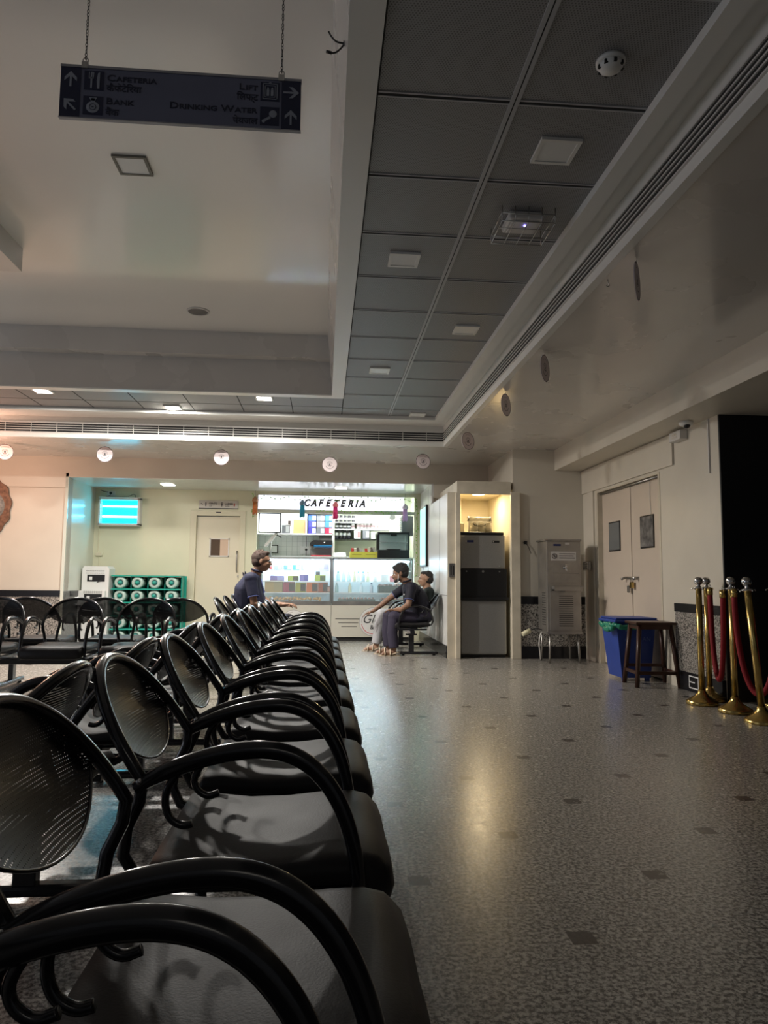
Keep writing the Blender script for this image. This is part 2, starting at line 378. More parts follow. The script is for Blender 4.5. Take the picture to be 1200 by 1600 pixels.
b = MB().m(M_GAP)
ys = [8.24, 7.61] + [6.94-.596*k for k in range(18)]
for y in ys: b.box(.19, 1.335, y-.008, y+.008, 2.9985, 3.0)
b.box(-8.5, .19, 8.20, 8.208, 2.9985, 3.0)
b.box(.180, .192, -4, 8.56, 2.9975, 3.0)
for k in range(1, 15): b.box(.185-.585*k-.005, .185-.585*k+.005, 7.75, 8.56, 2.998, 3.0)
b.m(M_BAR); b.box(.745, .762, -4, 8.56, 2.994, 3.0); b.box(.768, .785, -4, 8.56, 2.994, 3.0)
for y in ys: b.box(.192, 1.335, y+.009, y+.017, 2.996, 3.0); b.box(.192, 1.335, y-.017, y-.009, 2.996, 3.0)
b.m(M_GAP); b.box(.762, .768, -4, 8.56, 2.9955, 3.0)
struct(b, 'trim_8')
b = MB().m(M_WHITE); b.box(.057, .184, -4, 7.75, 2.985, 2.999); b.box(-8.5, .057, 7.632, 7.75, 2.985, 2.999); struct(b, 'trim_9')
b = MB().m(M_CEIL); b.prism([(.058, 2.999), (.178, 2.999), (.178, 3.61), (0, 3.61)], -4, 7.64); b.box(-8.5, .178, 7.635, 7.74, 2.999, 3.65); b.box(-8.5, .05, 7.50, 7.635, 3.36, 3.61)
struct(b, 'trim_10')
b = MB().m(M_TRAY); b.box(-8.5, .178, -4, 7.64, 3.61, 3.66); struct(b, 'ceiling_tray')
b = MB().m(M_CEIL); b.box(-8.5, -2.44, -4, 5.72, 3.42, 3.61); struct(b, 'trim_11')
# dark hall beyond the right wall
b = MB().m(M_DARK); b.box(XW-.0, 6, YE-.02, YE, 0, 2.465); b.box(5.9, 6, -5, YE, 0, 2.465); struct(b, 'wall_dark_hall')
# cafeteria kitchen shell
b = MB().m(M_TILEW); b.box(-1.25, .17, 13.45, 13.5, 0, 2.65); struct(b, 'wall_kitchen_tiles')
b = MB().m(mat('kitchen_green_paint', (.66, .70, .55), .5)); b.box(.17, 1.65, 13.45, 13.5, 0, 2.65); b.box(-1.30, -1.22, YC+.12, 13.5, 0, 2.65); b.box(1.62, 1.70, YC+.12, 13.5, 0, 2.65); b.box(-1.3, 1.7, YC+.1, 13.5, 2.60, 2.65); b.box(.165, .185, 12.95, 13.45, 1.3, 2.2)
struct(b, 'wall_kitchen')

# doors
def door_leaf(parent_y0, y1):
    pass
d = thing('door_1', 'x', 'x'); del d['label']; del d['category']; d['kind'] = 'structure'
for (y0, y1, nm) in ((7.869, 8.69, 'far'), (7.06, 7.853, 'near')):
    b = MB().m(M_DOOR); b.box(XW+.06, XW+.10, y0, y1, .012, 2.09, .003)
    leaf = b.build('door_leaf', d)
    yc = 8.32 if nm == 'far' else 7.45; w = .165
    g = MB().m(M_BLACK); g.box(XW+.052, XW+.062, yc-w, yc+w, 1.365, 1.72); g.m(mat('grey_door_glass_'+nm, (.16, .17, .17) if nm == 'far' else (.2, .19, .18), .08, var=.0 if nm == 'far' else .6, vscale=14)); g.box(XW+.049, XW+.053, yc-w+.012, yc+w-.012, 1.38, 1.705)
    g.build('window_pane', leaf)
b = MB().m(M_FRAME); b.box(XW-.004, XW+.10, 8.69, 8.74, 0, 2.13); b.box(XW-.004, XW+.10, 7.01, 7.05, 0, 2.13); b.box(XW-.003, XW+.09, 7.05, 8.69, 2.11, 2.13); b.m(M_GAP); b.box(XW+.11, XW+.12, 7.05, 8.69, 0, 2.1); b.build('door_frame', d)
b = MB().m(M_STEEL); b.cyl((XW+.03, 7.07, 2.095), (XW+.03, 8.68, 2.095), .010); b.build('door_rail', d)
b = MB().m(M_STEEL)
b.box(XW+.045, XW+.06, 7.68, 8.03, 1.035, 1.06, .004); b.cyl((XW+.035, 7.70, 1.045), (XW+.035, 8.02, 1.045), .010); b.cyl((XW+.04, 8.02, 1.045), (XW+.0, 8.02, 1.03), .014)
b.cyl((XW+.04, 7.70, 1.045), (XW+.0, 7.70, 1.03), .012); b.build('sliding_bolt', d)
b = MB().m(M_BRASS); b.box(XW+.01, XW+.04, 7.77, 7.83, .93, 1.0, .006); b.m(M_STEEL); b.tube([(XW+.025, 7.78, 1.0), (XW+.025, 7.78, 1.04), (XW+.025, 7.80, 1.055), (XW+.025, 7.82, 1.04), (XW+.025, 7.82, 1.0)], .004); b.box(XW+.015, XW+.035, 7.86, 7.91, .88, .96, .006); b.build('padlock', d)
# cream inward swing toilet door
d = thing('door_2', 'x', 'x'); del d['label']; del d['category']; d['kind'] = 'structure'
M_FR2 = mat('cream_door_frame', (.62, .58, .43), .4)
M_LEAF = mat('cream_door_leaf', (.66, .61, .47), .35)
b = MB().m(M_LEAF); b.box(-2.085, -1.38, YC+.045, YC+.08, .01, 2.01, .003); leaf = b.build('door_leaf', d)
b = MB().m(M_FR2); b.box(-2.18, -2.085, YC-.02, YC+.09, 0, 2.10, .003); b.box(-1.38, -1.29, YC-.02, YC+.09, 0, 2.10, .003); b.box(-2.086, -1.379, YC-.019, YC+.09, 2.02, 2.098, .003); b.build('door_frame', d)
b = MB().m(mat('dark_brown_glass', (.10, .07, .05), .1)); b.box(-1.85, -1.70, YC+.038, YC+.046, 1.37, 1.635); b.m(mat('pink_beige_glass', (.60, .45, .34), .15)); b.box(-1.70, -1.57, YC+.038, YC+.046, 1.37, 1.635); b.m(M_WHITE2); b.box(-1.87, -1.85, YC+.03, YC+.046, 1.35, 1.655); b.box(-1.57, -1.555, YC+.03, YC+.046, 1.35, 1.655); b.box(-1.87, -1.555, YC+.03, YC+.046, 1.35, 1.37); b.box(-1.87, -1.555, YC+.03, YC+.046, 1.635, 1.65); b.build('window_pane', leaf)
b = MB().m(M_STEEL); b.tube([(-1.42, YC+.045, 1.44), (-1.42, YC-.01, 1.45), (-1.42, YC-.01, 1.12), (-1.42, YC+.045, 1.11)], .011, smooth_path=1); b.build('door_handle', leaf)
b = MB().m(M_STEEL); b.cyl((-1.385, YC+.05, 1.035), (-1.385, YC, 1.035), .022); b.build('door_knob', leaf)

# ------------------------------------------------------------------ ceiling fittings
def dtag(mb, name, label, cat, group=None, loc=None, rot=None):
    return tag(mb.build(name, None, loc, rot), label, cat, group)
M_LIT = mat('lit_panel', (.9, .9, .9), .4, emit=(1, .95, .87), estr=14)
M_OFF = mat('unlit_diffuser', (.72, .72, .70), .3)
GP = 'square ceiling light panels'
def panel(x, y, z, w, lit, label, dark=False, ly=None):
    t = thing('ceiling_light', label, 'ceiling light', (x, y, z), 0, GP); h = w/2; q = (ly or w)/2
    b = MB().m(mat('brown_grey_rim', (.15, .14, .11), .5) if dark else M_WHITE); b.box(-h, h, -q, -q+.018, -.014, 0); b.box(-h, h, q-.018, q, -.014, 0); b.box(-h, -h+.018, -q+.018, q-.018, -.014, 0); b.box(h-.018, h, -q+.018, q-.018, -.014, 0); b.build('frame', t)
    b = MB().m(M_LIT if lit else M_OFF); b.box(-h+.018, h-.018, -q+.018, q-.018, -.010, -.001); b.build('diffuser', t)
panel(1.045, 3.08, 3.0, .19, 0, 'unlit square panel light right of the grid centre, nearest the camera')
panel(.468, 4.28, 3.0, .19, 0, 'unlit square panel light in the left grid column, the nearer one')
panel(1.10, 5.48, 3.0, .19, 0, 'unlit panel light in the right tile column beyond the caged emergency light')
panel(.50, 6.67, 3.0, .19, 0, 'unlit panel light in the left grid column, the farther one')
panel(1.10, 8.45, 3.0, .19, 0, 'unlit panel light at the far end of the grid beside the slot diffuser corner')
panel(-1.25, 4.43, 3.61, .21, 0, 'unlit square light with a dark rim in the white tray ceiling, below the hanging sign', True)
panel(-3.05, 7.83, 3.0, .19, 1, 'lit panel light at the left end of the far ceiling strip')
panel(-1.80, 8.42, 3.0, .19, 1, 'lit panel light in the middle of the far ceiling strip, nearest the slot diffuser')
panel(-.69, 7.86, 3.0, .19, 1, 'lit panel light at the right end of the far ceiling strip')
for x, l in ((-2.42, 'lit downlight in the alcove ceiling above the toilet door side'), (.25, 'lit downlight in the alcove ceiling in front of the cafeteria sign')):
    t = thing('recessed_downlight', l, 'downlight', (x, 11.2, 2.44), 0, 'alcove downlights')
    b = MB().m(M_WHITE); b.box(-.11, .11, -.11, .11, -.006, 0); b.build('frame', t); b = MB().m(M_LIT); b.box(-.09, .09, -.09, .09, -.009, -.006); b.build('diffuser', t)
t = thing('recessed_downlight', 'warm round downlight glowing inside the ice machine nook', 'downlight', (2.13, 9.75, 2.2))
b = MB().m(M_NOOK); b.lathe([(.10, 0), (.10, -.008), (.085, -.012), (.085, 0)]); b.build('frame', t); b = MB().m(mat('warm_lit', (.9, .8, .6), .4, emit=(1, .84, .55), estr=12)); b.lathe([(.084, -.002), (.084, -.008)]); b.build('diffuser', t)
t = thing('smoke_detector', 'white round smoke detector on a dark ceiling tile, nearest the top of the grid', 'smoke detector', (1.07, 2.50, 3.0))
b = MB().m(M_WHITE); b.lathe([(.056, 0), (.056, -.012), (.050, -.016)]); b.build('base', t)
b = MB().m(M_WHITE); b.lathe([(.047, -.014), (.046, -.030), (.030, -.042), (.016, -.048), (.001, -.048)]); b.m(M_GAP)
for k in range(8):
    a = k*PI/4; b.box(math.cos(a)*.043-.006, math.cos(a)*.043+.006, math.sin(a)*.043-.006, math.sin(a)*.043+.006, -.034, -.02)
b.build('sensor_head', t)
t = thing('caged_ceiling_unit', 'wire caged white emergency unit with a tiny blue light on the ceiling grid', 'ceiling unit', (1.065, 3.72, 3.0))
b = MB().m(M_WHITE2); b.box(-.095, .095, -.09, .09, -.045, 0, .012); b.box(-.075, .075, -.07, .07, -.052, -.045, .004); b.build('housing', t)
b = MB().m(mat('blue_led', (.1, .1, 1), .4, emit=(.25, .2, 1), estr=6)); b.sph((.005, -.03, -.054), .006); b.build('led', t)
b = MB().m(M_STEEL); w, q, h = .145, .13, .085
for sx in (-w, w):
    for sy in (-q, q): b.cyl((sx, sy, 0), (sx, sy, -h), .003, seg=6)
for z in (-h, -.04):
    b.cyl((-w, -q, z), (w, -q, z), .003, seg=6); b.cyl((-w, q, z), (w, q, z), .003, seg=6); b.cyl((-w, -q, z), (-w, q, z), .003, seg=6); b.cyl((w, -q, z), (w, q, z), .003, seg=6)
for k in (-1, 0, 1): b.cyl((k*w*.5, -q, -h), (k*w*.5, q, -h), .0022, seg=6); b.cyl((k*w*.5, -q, -h), (k*w*.5, -q, 0), .0022, seg=6)
for k in (-.4, .4): b.cyl((-w, k*q, -h), (w, k*q, -h), .0022, seg=6)
b.build('wire_cage', t)
t = thing('ceiling_speaker', 'round dark grille speaker flush in the white tray ceiling', 'speaker', (-1.27, 6.93, 3.61))
b = MB().m(M_WHITE2); b.lathe([(.11, 0), (.11, -.008), (.095, -.012), (.095, -.002)]); b.build('rim', t); b = MB().m(mat('speaker_grille', (.16, .15, .14), .5)); b.lathe([(.094, -.002), (.09, -.008), (.04, -.011), (.001, -.011)]); b.build('grille', t)
b = MB().m(M_BLACK); b.tube([(.047, 2.653, 3.116), (.016, 2.65, 3.117), (-.004, 2.65, 3.137), (-.016, 2.65, 3.160)], .0035, smooth_path=2); b.tube([(.047, 2.653, 3.116), (.036, 2.65, 3.094), (.012, 2.65, 3.070), (-.012, 2.65, 3.071)], .0035, smooth_path=2); b.cyl((-.002, 2.65, 3.070), (-.024, 2.65, 3.075), .006); b.cyl((.052, 2.653, 3.116), (.043, 2.653, 3.116), .010)
dtag(b, 'loose_cable', 'pair of loose black cable ends sticking out of the tray ceiling edge', 'cable')
# paper discs hanging from the low ceiling
M_DISC = mat('white_card_disc', (.78, .68, .68), .5); M_INK = mat('dark_print', (.05, .045, .05), .5); M_RIM = mat('dark_disc_rim', (.06, .03, .04), .5)
discs = [(-4.13, 9.5, 2.60, 8), (-2.875, 9.5, 2.60, 4), (-1.375, 9.5, 2.595, -3), (.055, 9.5, 2.53, 2), (1.315, 9.5, 2.60, 12), (1.65, 8.11, 2.62, 34), (1.655, 6.38, 2.62, 51), (1.66, 5.22, 2.62, 54), (1.665, 3.61, 2.62, 57.5)]
dl = ['leftmost hanging disc, cut by the left photo edge', 'hanging white disc above the glowing insect killer', 'hanging white disc above the toilet door', 'lowest hanging white disc, straight above the cafeteria sign', 'hanging white disc at the right end of the back row, over the ice machine side', 'pale disc just past the slot diffuser corner, first of the right hand line', 'grey looking disc seen at an angle, second of the right hand line', 'narrow looking disc, third of the right hand line', 'disc hanging edge-on, nearest the camera on the right']
def ring(b, r0, r1, y, a0=0, a1=360, seg=40):
    n = max(3, int(seg*(a1-a0)/360)); pts = []
    for k in range(n):
        a, c = math.radians(a0+(a1-a0)*k/n), math.radians(a0+(a1-a0)*(k+1)/n)
        vs = [b.b.verts.new((r*math.cos(t), y, r*math.sin(t))) for r, t in ((r0, a), (r1, a), (r1, c), (r0, c))]
        f = b.b.faces.new(vs); f.material_index = b.cur
for (x, y, z, a), l in zip(discs, dl):
    t = thing('hanging_disc', l, 'hanging disc', (x, y, z), math.radians(a), 'round paper discs hung from the ceiling')
    b = MB().m(M_DISC); b.cyl((0, -.002, 0), (0, .002, 0), .104, seg=40, smooth=False); b.m(M_RIM)
    for yy in (-.0026, .0026):
        ring(b, .098, .104, yy); ring(b, .052, .057, yy, 200, 340); ring(b, .038, .041, yy, 20, 160); ring(b, .026, .029, yy)
        b.m(M_INK); b.sph((0, yy, .004), .011, (1, .05, 1)); b.box(-.016, .016, yy-.0004, yy+.0004, -.018, -.010); ring(b, .072, .074, yy, 55, 125); b.m(M_RIM)
    b.build('disc', t)
    b = MB().m(M_WHITE2); b.cyl((0, 0, .103), (0, 0, 2.74-z), .0012, seg=5); b.build('thread', t)
b = MB().m(M_STEEL); b.tube([(1.50+.02, 3.87, 2.74), (1.52, 3.87, 2.72), (1.53, 3.87, 2.705), (1.52, 3.87, 2.695), (1.51, 3.87, 2.705)], .0025, smooth_path=1, seg=6)
bb = b; dtag(bb, 'ceiling_hook', 'small empty wire hook in the low ceiling between two discs', 'hook', loc=(.09, 0, 0))

# hanging direction sign
M_SNAVY = mat('navy_sign_panel', (.010, .014, .045), .3); M_SGREY = mat('bluish_sign_face', (.125, .135, .20), .3, var=.12, vscale=3); M_SW = mat('sign_white', (.27, .29, .34), .4); M_SINK = mat('sign_ink', (.012, .015, .035), .4)
t = thing('direction_sign', 'blue hanging direction sign with arrows in English and Hindi, held by two chains', 'sign', (-.562, 2.6, 2.8), 0)
b = MB().m(M_SGREY); b.box(-.445, .445, -.006, .006, -.098, .098); b.m(mat('sign_edge', (.30, .30, .32), .35, .6)); b.box(-.447, .447, -.009, .009, .098, .108); b.box(-.447, .447, -.008, .008, -.102, -.098); b.build('board', t)
for x0 in (-.445, .372):
    b = MB().m(M_SNAVY); b.box(x0, x0+.073, -.0075, -.006, -.098, .098); b.build('arrow_panel', t)
for x0 in (-.360, .292):
    for z0, z1 in ((.012, .088), (-.086, -.012)):
        b = MB().m(M_SNAVY); b.box(x0, x0+.072, -.0075, -.006, z0, z1); b.build('pictogram_panel', t)
def arrow(cx, cz, ang, s=.030):
    b = MB().m(M_SW)
    P = [(-.12, -1), (.12, -1), (.12, .35), (.75, -.25), (.75, .2), (0, 1), (-.75, .2), (-.75, -.25), (-.12, .35)]
    c, sn = math.cos(ang), math.sin(ang)
    b.prism([(cx+s*(p*c-q*sn), cz+s*(p*sn+q*c)) for p, q in P], -.0095, -.0076); b.build('arrow_mark', t)
arrow(-.408, .05, 0); arrow(-.408, -.05, math.radians(45)); arrow(.408, .05, -PI/2); arrow(.408, -.05, 0)
Y0, Y1 = -.0095, -.0076
b = MB().m(M_SW)
b.box(-.336, -.330, Y0, Y1, .018, .082); b.box(-.343, -.340, Y0, Y1, .058, .082); b.box(-.327, -.324, Y0, Y1, .058, .082); b.box(-.343, -.324, Y0, Y1, .056, .061); b.prism([(-.312, .018), (-.303, .018), (-.303, .082), (-.310, .078), (-.314, .05)], Y0, Y1); b.build('cutlery_pictogram', t)
b = MB().m(M_SW); b.sph((-.324, -.0080, -.056), .024, (1, .06, .95)); b.box(-.331, -.317, Y0, Y1, -.036, -.022); b.prism([(-.338, -.019), (-.310, -.019), (-.316, -.031), (-.332, -.031)], Y0, Y1)
b.m(M_SNAVY); b.tube([(-.324+.012*math.cos(a), -.0095, -.056+.012*math.sin(a)) for a in [k*PI/8 for k in range(16)]], .0012, seg=5, close=True); b.box(-.328, -.320, -.0102, -.0094, -.058, -.054); b.build('money_bag_pictogram', t)
b = MB().m(M_SW)
for (x0, x1, z0, z1) in ((.300, .356, .018, .021), (.300, .356, .079, .082), (.300, .303, .018, .082), (.353, .356, .018, .082), (.308, .310, .026, .074), (.346, .348, .026, .074), (.308, .348, .072, .074), (.308, .348, .026, .028)): b.box(x0, x1, Y0, Y1, z0, z1)
for cx in (.320, .336): b.sph((cx, -.008, .063), .004, (1, .2, 1)); b.box(cx-.005, cx+.005, Y0, Y1, .032, .057)
b.prism([(.322, .084), (.334, .084), (.328, .088)], Y0, Y1); b.build('lift_pictogram', t)
b = MB().m(M_SW); b.sph((.341, -.008, -.040), .015, (1, .06, 1)); b.prism([(.328, -.050), (.334, -.058), (.306, -.074), (.303, -.066)], Y0, Y1); b.sph((.306, -.008, -.070), .007, (1, .1, 1)); b.build('tap_pictogram', t)
def scaps(txt, size, x, z, right=False, bold=.0006):
    """small capitals: big first letters"""
    out = []; cx = 0
    for w in txt.split(' '):
        for s, part in ((size, w[0]), (size*.76, w[1:].upper())):
            me = text_mesh(part, s, M_SINK, bold=bold, sx=1.28); mxx = max((v.co.x for v in me.vertices), default=0)
            out.append((me, cx)); cx += mxx+size*.07
        cx += size*.35
    off = -cx+size*.4 if right else 0
    for me, c0 in out: put('lettering', me, t, (x+off+c0, -.007, z), (PI/2, 0, 0))
scaps('Cafeteria', .036, -.278, .052); scaps('Bank', .036, -.278, -.040); scaps('Lift', .036, .283, .052, True); scaps('Drinking Water', .036, .283, -.040, True)
lettering('कैफेटेिरया', .036, M_SINK, t, (-.278, -.007, .012), bold=.0004); lettering('बैंक', .036, M_SINK, t, (-.278, -.007, -.084), bold=.0004)
lettering('िलफ्ट', .036, M_SINK, t, (.283, -.007, .012), align='RIGHT', bold=.0004); lettering('पेयजल', .036, M_SINK, t, (.283, -.007, -.084), align='RIGHT', bold=.0004)
for sx in (-.36, .37):
    b = MB().m(M_STEEL); b.box(sx-.012, sx+.012, -.012, .012, .095, .122, .003); b.tube([(sx+.010*math.cos(a), 0, .132+.012*math.sin(a)) for a in [k*PI/5 for k in range(10)]], .0022, seg=6, close=True); b.build('chain_clip', t)
    b = MB().m(M_BLACK); z = .142
    while z < .81:
        b.tube([(sx+.0035*math.cos(a)*(1 if int(z*100) % 2 else .3), .0035*math.cos(a)*(.3 if int(z*100) % 2 else 1), z+.009*math.sin(a)) for a in [k*PI/3 for k in range(6)]], .0014, seg=4, close=True); z += .0135
    b.build('chain', t)
# ------------------------------------------------------------------ waiting benches (beam seating)
def mesh_seat():
    b = MB().m(M_PAD)
    prof = [(-.335, .405), (-.342, .425), (-.33, .446), (-.28, .446), (-.18, .434), (-.08, .436), (.02, .447), (.085, .448), (.125, .438), (.150, .412), (.158, .378), (.150, .352), (.136, .345), (.125, .355), (.112, .378), (.06, .393), (-.1, .388), (-.28, .390)]
    # cushion swept across with softened side edges
    cols = [(-.250, .30), (-.248, .55), (-.241, .76), (-.228, .90), (-.205, .98), (-.1, 1.02), (0, 1.0), (.1, 1.02), (.205, .98), (.228, .90), (.241, .76), (.248, .55), (.250, .30)]
    cx, cz = -.09, .41; rings = []
    for y, s in cols:
        rings.append([b.b.verts.new((x-(.10*(1-s) if x > .05 else 0)*max(0, (x-.05)/.1), y, .400+(z-.400)*s)) for x, z in prof])
    n = len(prof)
    for A, B in zip(rings, rings[1:]):
        for k in range(n): b.b.faces.new((A[k], A[(k+1) % n], B[(k+1) % n], B[k]))
    b.b.faces.new(rings[0][::-1]); b.b.faces.new(rings[-1])
    for f in b.b.faces: f.smooth = True
    b.cur = 0
    b.m(M_BTUBE); b.box(-.30, .10, -.20, .20, .372, .388); b.box(-.16, -.04, -.03, .03, .335, .375); b.box(-.19, -.01, .12, .15, .35, .375); b.box(-.19, -.01, -.15, -.12, .35, .375)
    me = b.mesh('seat'); return me
def arch(y, w=.243, z0=.60, h=.212):
    u = min(1, abs(y)/w); return z0+h*(1-u**2.6)**.62
def lean(z): return -.350-(z-.60)*.60
def arch_pts(w=.243, n=28):
    pts = []
    for k in range(n+1):
        a = PI*k/n; y = -w*math.cos(a); s = math.sin(a)
        z = .60+.212*(s**.86 if s > 0 else 0); pts.append(Vector((lean(z)-.018*s, y, z)))
    return pts
def mesh_back():
    """perforated lens shaped sheet that fills the arch"""
    b = MB().m(M_MESH); top = arch_pts(.236, 28)[2:-2]; n = len(top); rows = 7; g = []
    for p in top:
        u = p.y/.225; zb = .598+.075*min(1, abs(u))**2.2
        if zb > p.z-.002: zb = p.z-.002
        col = []
        for r in range(rows+1):
            q = r/rows; z = zb+(p.z-.004-zb)*q
            col.append(b.b.verts.new((lean(z)-.018-.030*math.sin(PI*q)*(1-u*u*.8), p.y, z)))
        g.append(col)
    for i in range(n-1):
        for r in range(rows): b.b.faces.new((g[i][r], g[i+1][r], g[i+1][r+1], g[i][r+1]))
    for f in b.b.faces: f.smooth = True
    return b.mesh('backrest')
def mesh_frame():
    b = MB().m(M_BTUBE); A = arch_pts()
    lo = [(-.262, 0, .388), (-.315, 0, .393), (-.362, 0, .415), (-.385, 0, .455), (-.378, 0, .51), (-.355, 0, .56)]
    L = [Vector((x, -(.215+.028*i/5), z)) for i, (x, _, z) in enumerate(lo)]; R_ = [Vector((p.x, -p.y, p.z)) for p in L]
    b.tube(L+A+R_[::-1], .0125, seg=10)
    # lower rim of the sheet
    low = [p for p in A if True]; pts = []
    for p in arch_pts(.236, 28)[3:-3]:
        u = p.y/.225; z = .598+.075*min(1, abs(u))**2.2; pts.append((lean(z)-.018, p.y, z))
    b.tube(pts, .0032, seg=6)
    return b.mesh('back_frame')
def mesh_arm():
    b = MB().m(M_BTUBE)
    P = [(-.362, 0, .588), (-.335, 0, .606), (-.28, 0, .630), (-.20, 0, .653), (-.12, 0, .662), (-.06, 0, .652), (-.01, 0, .622), (.032, 0, .570), (.062, 0, .50), (.079, 0, .42), (.080, 0, .365)]
    b.tube(P, [.012, .015, .0175, .018, .018, .018, .0175, .017, .016, .015, .014], seg=12, smooth_path=2, flat=.85)
    b.tube([(-.275, 0, .625), (-.30, 0, .592), (-.305, 0, .56), (-.295, 0, .53), (-.27, 0, .515), (-.25, 0, .52)], .008, seg=8, smooth_path=2)
    b.tube([(-.23, 0, .640), (-.25, 0, .608), (-.245, 0, .585), (-.222, 0, .570), (-.20, 0, .578)], .007, seg=8, smooth_path=2)
    b.tube([(.080, 0, .37), (.06, 0, .362), (-.08, 0, .36)], .011, seg=8)
    b.m(M_CHROME); b.sph((-.352, -.012, .604), .0065)
    return b.mesh('armrest')
ME_SEAT, ME_BACK, ME_FRAME, ME_ARM = mesh_seat(), mesh_back(), mesh_frame(), mesh_arm()
def bench(label, loc, rz, ys, bases=None, skip=(), foot=(-.42, .12), group=None, metal_seat=False, beam=None):
    t = thing('waiting_bench', label, 'bench', loc, rz, group)
    for i, y in enumerate(ys):
        put('seat', ME_SEAT, t, (0, y, 0)); bk = put('backrest', ME_BACK, t, (0, y, 0)); put('back_frame', ME_FRAME, bk)
        if (i, -1) not in skip: put('armrest', ME_ARM, t, (0, y-.252, 0))
        if (i, 1) not in skip: put('armrest', ME_ARM, t, (0, y+.252, 0))
    y0, y1 = beam or (min(ys)-.29, max(ys)+.29)
    b = MB().m(M_BTUBE); b.box(-.135, -.075, y0, y1, .285, .338, .006)
    for y in ys: b.box(-.30, .10, y-.262, y-.238, .338, .362, .004); b.box(-.30, .10, y+.238, y+.262, .338, .362, .004)
    b.build('beam', t)
    for y in (bases or (min(ys)+.0, max(ys)-.0)):
        b = MB().m(M_BTUBE); b.box(-.14, -.07, y-.022, y+.022, .05, .29, .004); b.box(-.18, -.03, y-.03, y+.03, .27, .285)
        b.box(foot[0], foot[1], y-.028, y+.028, .018, .055, .012); b.cyl((foot[0]+.05, y, 0), (foot[0]+.05, y, .02), .018); b.cyl((foot[1]-.05, y, 0), (foot[1]-.05, y, .02), .018)
        b.build('leg', t)
    return t
YM = [.51, 1.13, 1.735, 2.36, 3.0, 3.65, 4.30, 4.95, 5.60, 6.25, 6.90]
def yy(base, idx): return [YM[i]-base for i in idx]
bench('black bench unit nearest the camera, its armrest filling the bottom left corner', (-.05, 0, 0), 0, [-.13, .51], bases=(.2,))
bench('near black bench unit of the long front row, facing the open floor', (0, 0, 0), 0, YM[1:4], bases=(1.42, 2.4), skip=((0, 1),))
bench('middle black bench unit of the long front row, second complete unit from the camera', (0, 0, 0), 0, YM[4:7], bases=(3.0, 4.3))
bench('black bench unit of the long front row just before its far end unit', (0, 0, 0), 0, YM[7:9], bases=(5.0, 5.6))
bench('last black bench unit at the far end of the long front row, nearest the cafeteria', (0, 0, 0), 0, YM[9:11], bases=(6.25, 6.9))
XR = -1.01
bench('black bench unit backing onto the front row at the left edge, nearest the camera', (XR, 0, 0), PI, [-.95, -1.58], bases=(-.95, -1.58))
bench('black bench unit facing left behind the near and middle front row units', (XR, 0, 0), PI, [-2.22, -2.99, -3.72], bases=(-2.4, -3.72))
bench('bench unit facing left at the far end of the row behind the front row', (XR, 0, 0), PI, [-4.42, -5.07], bases=(-4.42, -5.07))
# rows across the hall on the left; these face the camera or the toilets
bench('black bench on the left facing the camera, in front of the dado wall', (-2.16, 6.09, 0), -PI/2, [-.66, 0, .62], bases=(-.62, .35), foot=(-.42, .12))
bench('black bench back to back with the left camera-facing bench, facing the bottles', (-2.02, 7.12, 0), PI/2, [-.72, -.06, .60, 1.22], bases=(-.5, .85), foot=(-.45, .12))
bench('bench that the man with glasses sits on, seat backs showing behind his hips', (-.54, 0, 0), 0, [7.02, 7.67, 8.32], bases=(7.02, 8.32))
bench('bench against the white alcove panel where two men sit, facing left', (1.07, 0, 0), PI, [-9.72, -10.37, -11.02], bases=(-9.58, -10.9), foot=(-.46, .05))

# ------------------------------------------------------------------ stanchions and ropes
def bez(p0, p1, p2, p3, n=20):
    p0, p1, p2, p3 = map(Vector, (p0, p1, p2, p3)); out = []
    for k in range(n+1):
        t = k/n; out.append(p0*(1-t)**3+p1*3*t*(1-t)**2+p2*3*t*t*(1-t)+p3*t**3)
    return out
SP = [((3.125, 5.77), 'brass stanchion post nearest the grey door wall, at the left of the group', 0), ((3.29, 5.945), 'brass stanchion standing close behind the leftmost one, half hidden', 0), ((3.19, 5.40), 'brass stanchion in the middle of the group, between two red rope loops', 0), ((3.16, 5.00), 'leaning brass stanchion closest to the camera, at the right photo edge', -.085), ((3.68, 5.62), 'brass stanchion at the back right of the group, deep in the dark corner', 0)]
for (x, y), l, lean_ in SP:
    t = thing('rope_stanchion', l, 'stanchion', (x, y, 0), 0, 'brass stanchions'); t.rotation_euler = (0, lean_, 0)
    b = MB().m(M_BRASS); b.lathe([(.122, 0), (.126, .012), (.124, .030), (.114, .036), (.055, .072), (.034, .10), (.028, .12)], seg=36); b.build('base', t)
    b = MB().m(M_BRASS); b.cyl((0, 0, .11), (0, 0, .945), .0245, seg=20); b.build('pole', t)
    b = MB().m(M_CHROME); b.lathe([(.027, .94), (.045, .95), (.048, .955), (.022, .962), (.014, .975), (.018, .985)], seg=24); b.sph((0, 0, 1.012), .036, u=24, v=16)
    for a in (0, PI/2, PI, 1.5*PI): b.tube([(.044*math.cos(a), .044*math.sin(a), .953), (.058*math.cos(a), .058*math.sin(a), .95), (.060*math.cos(a), .060*math.sin(a), .940)], .004, seg=6)
    b.build('finial', t)
M_ROPE = mat('red_velvet_rope', (.22, .003, .010), .75, bump=.3, bscale=300)
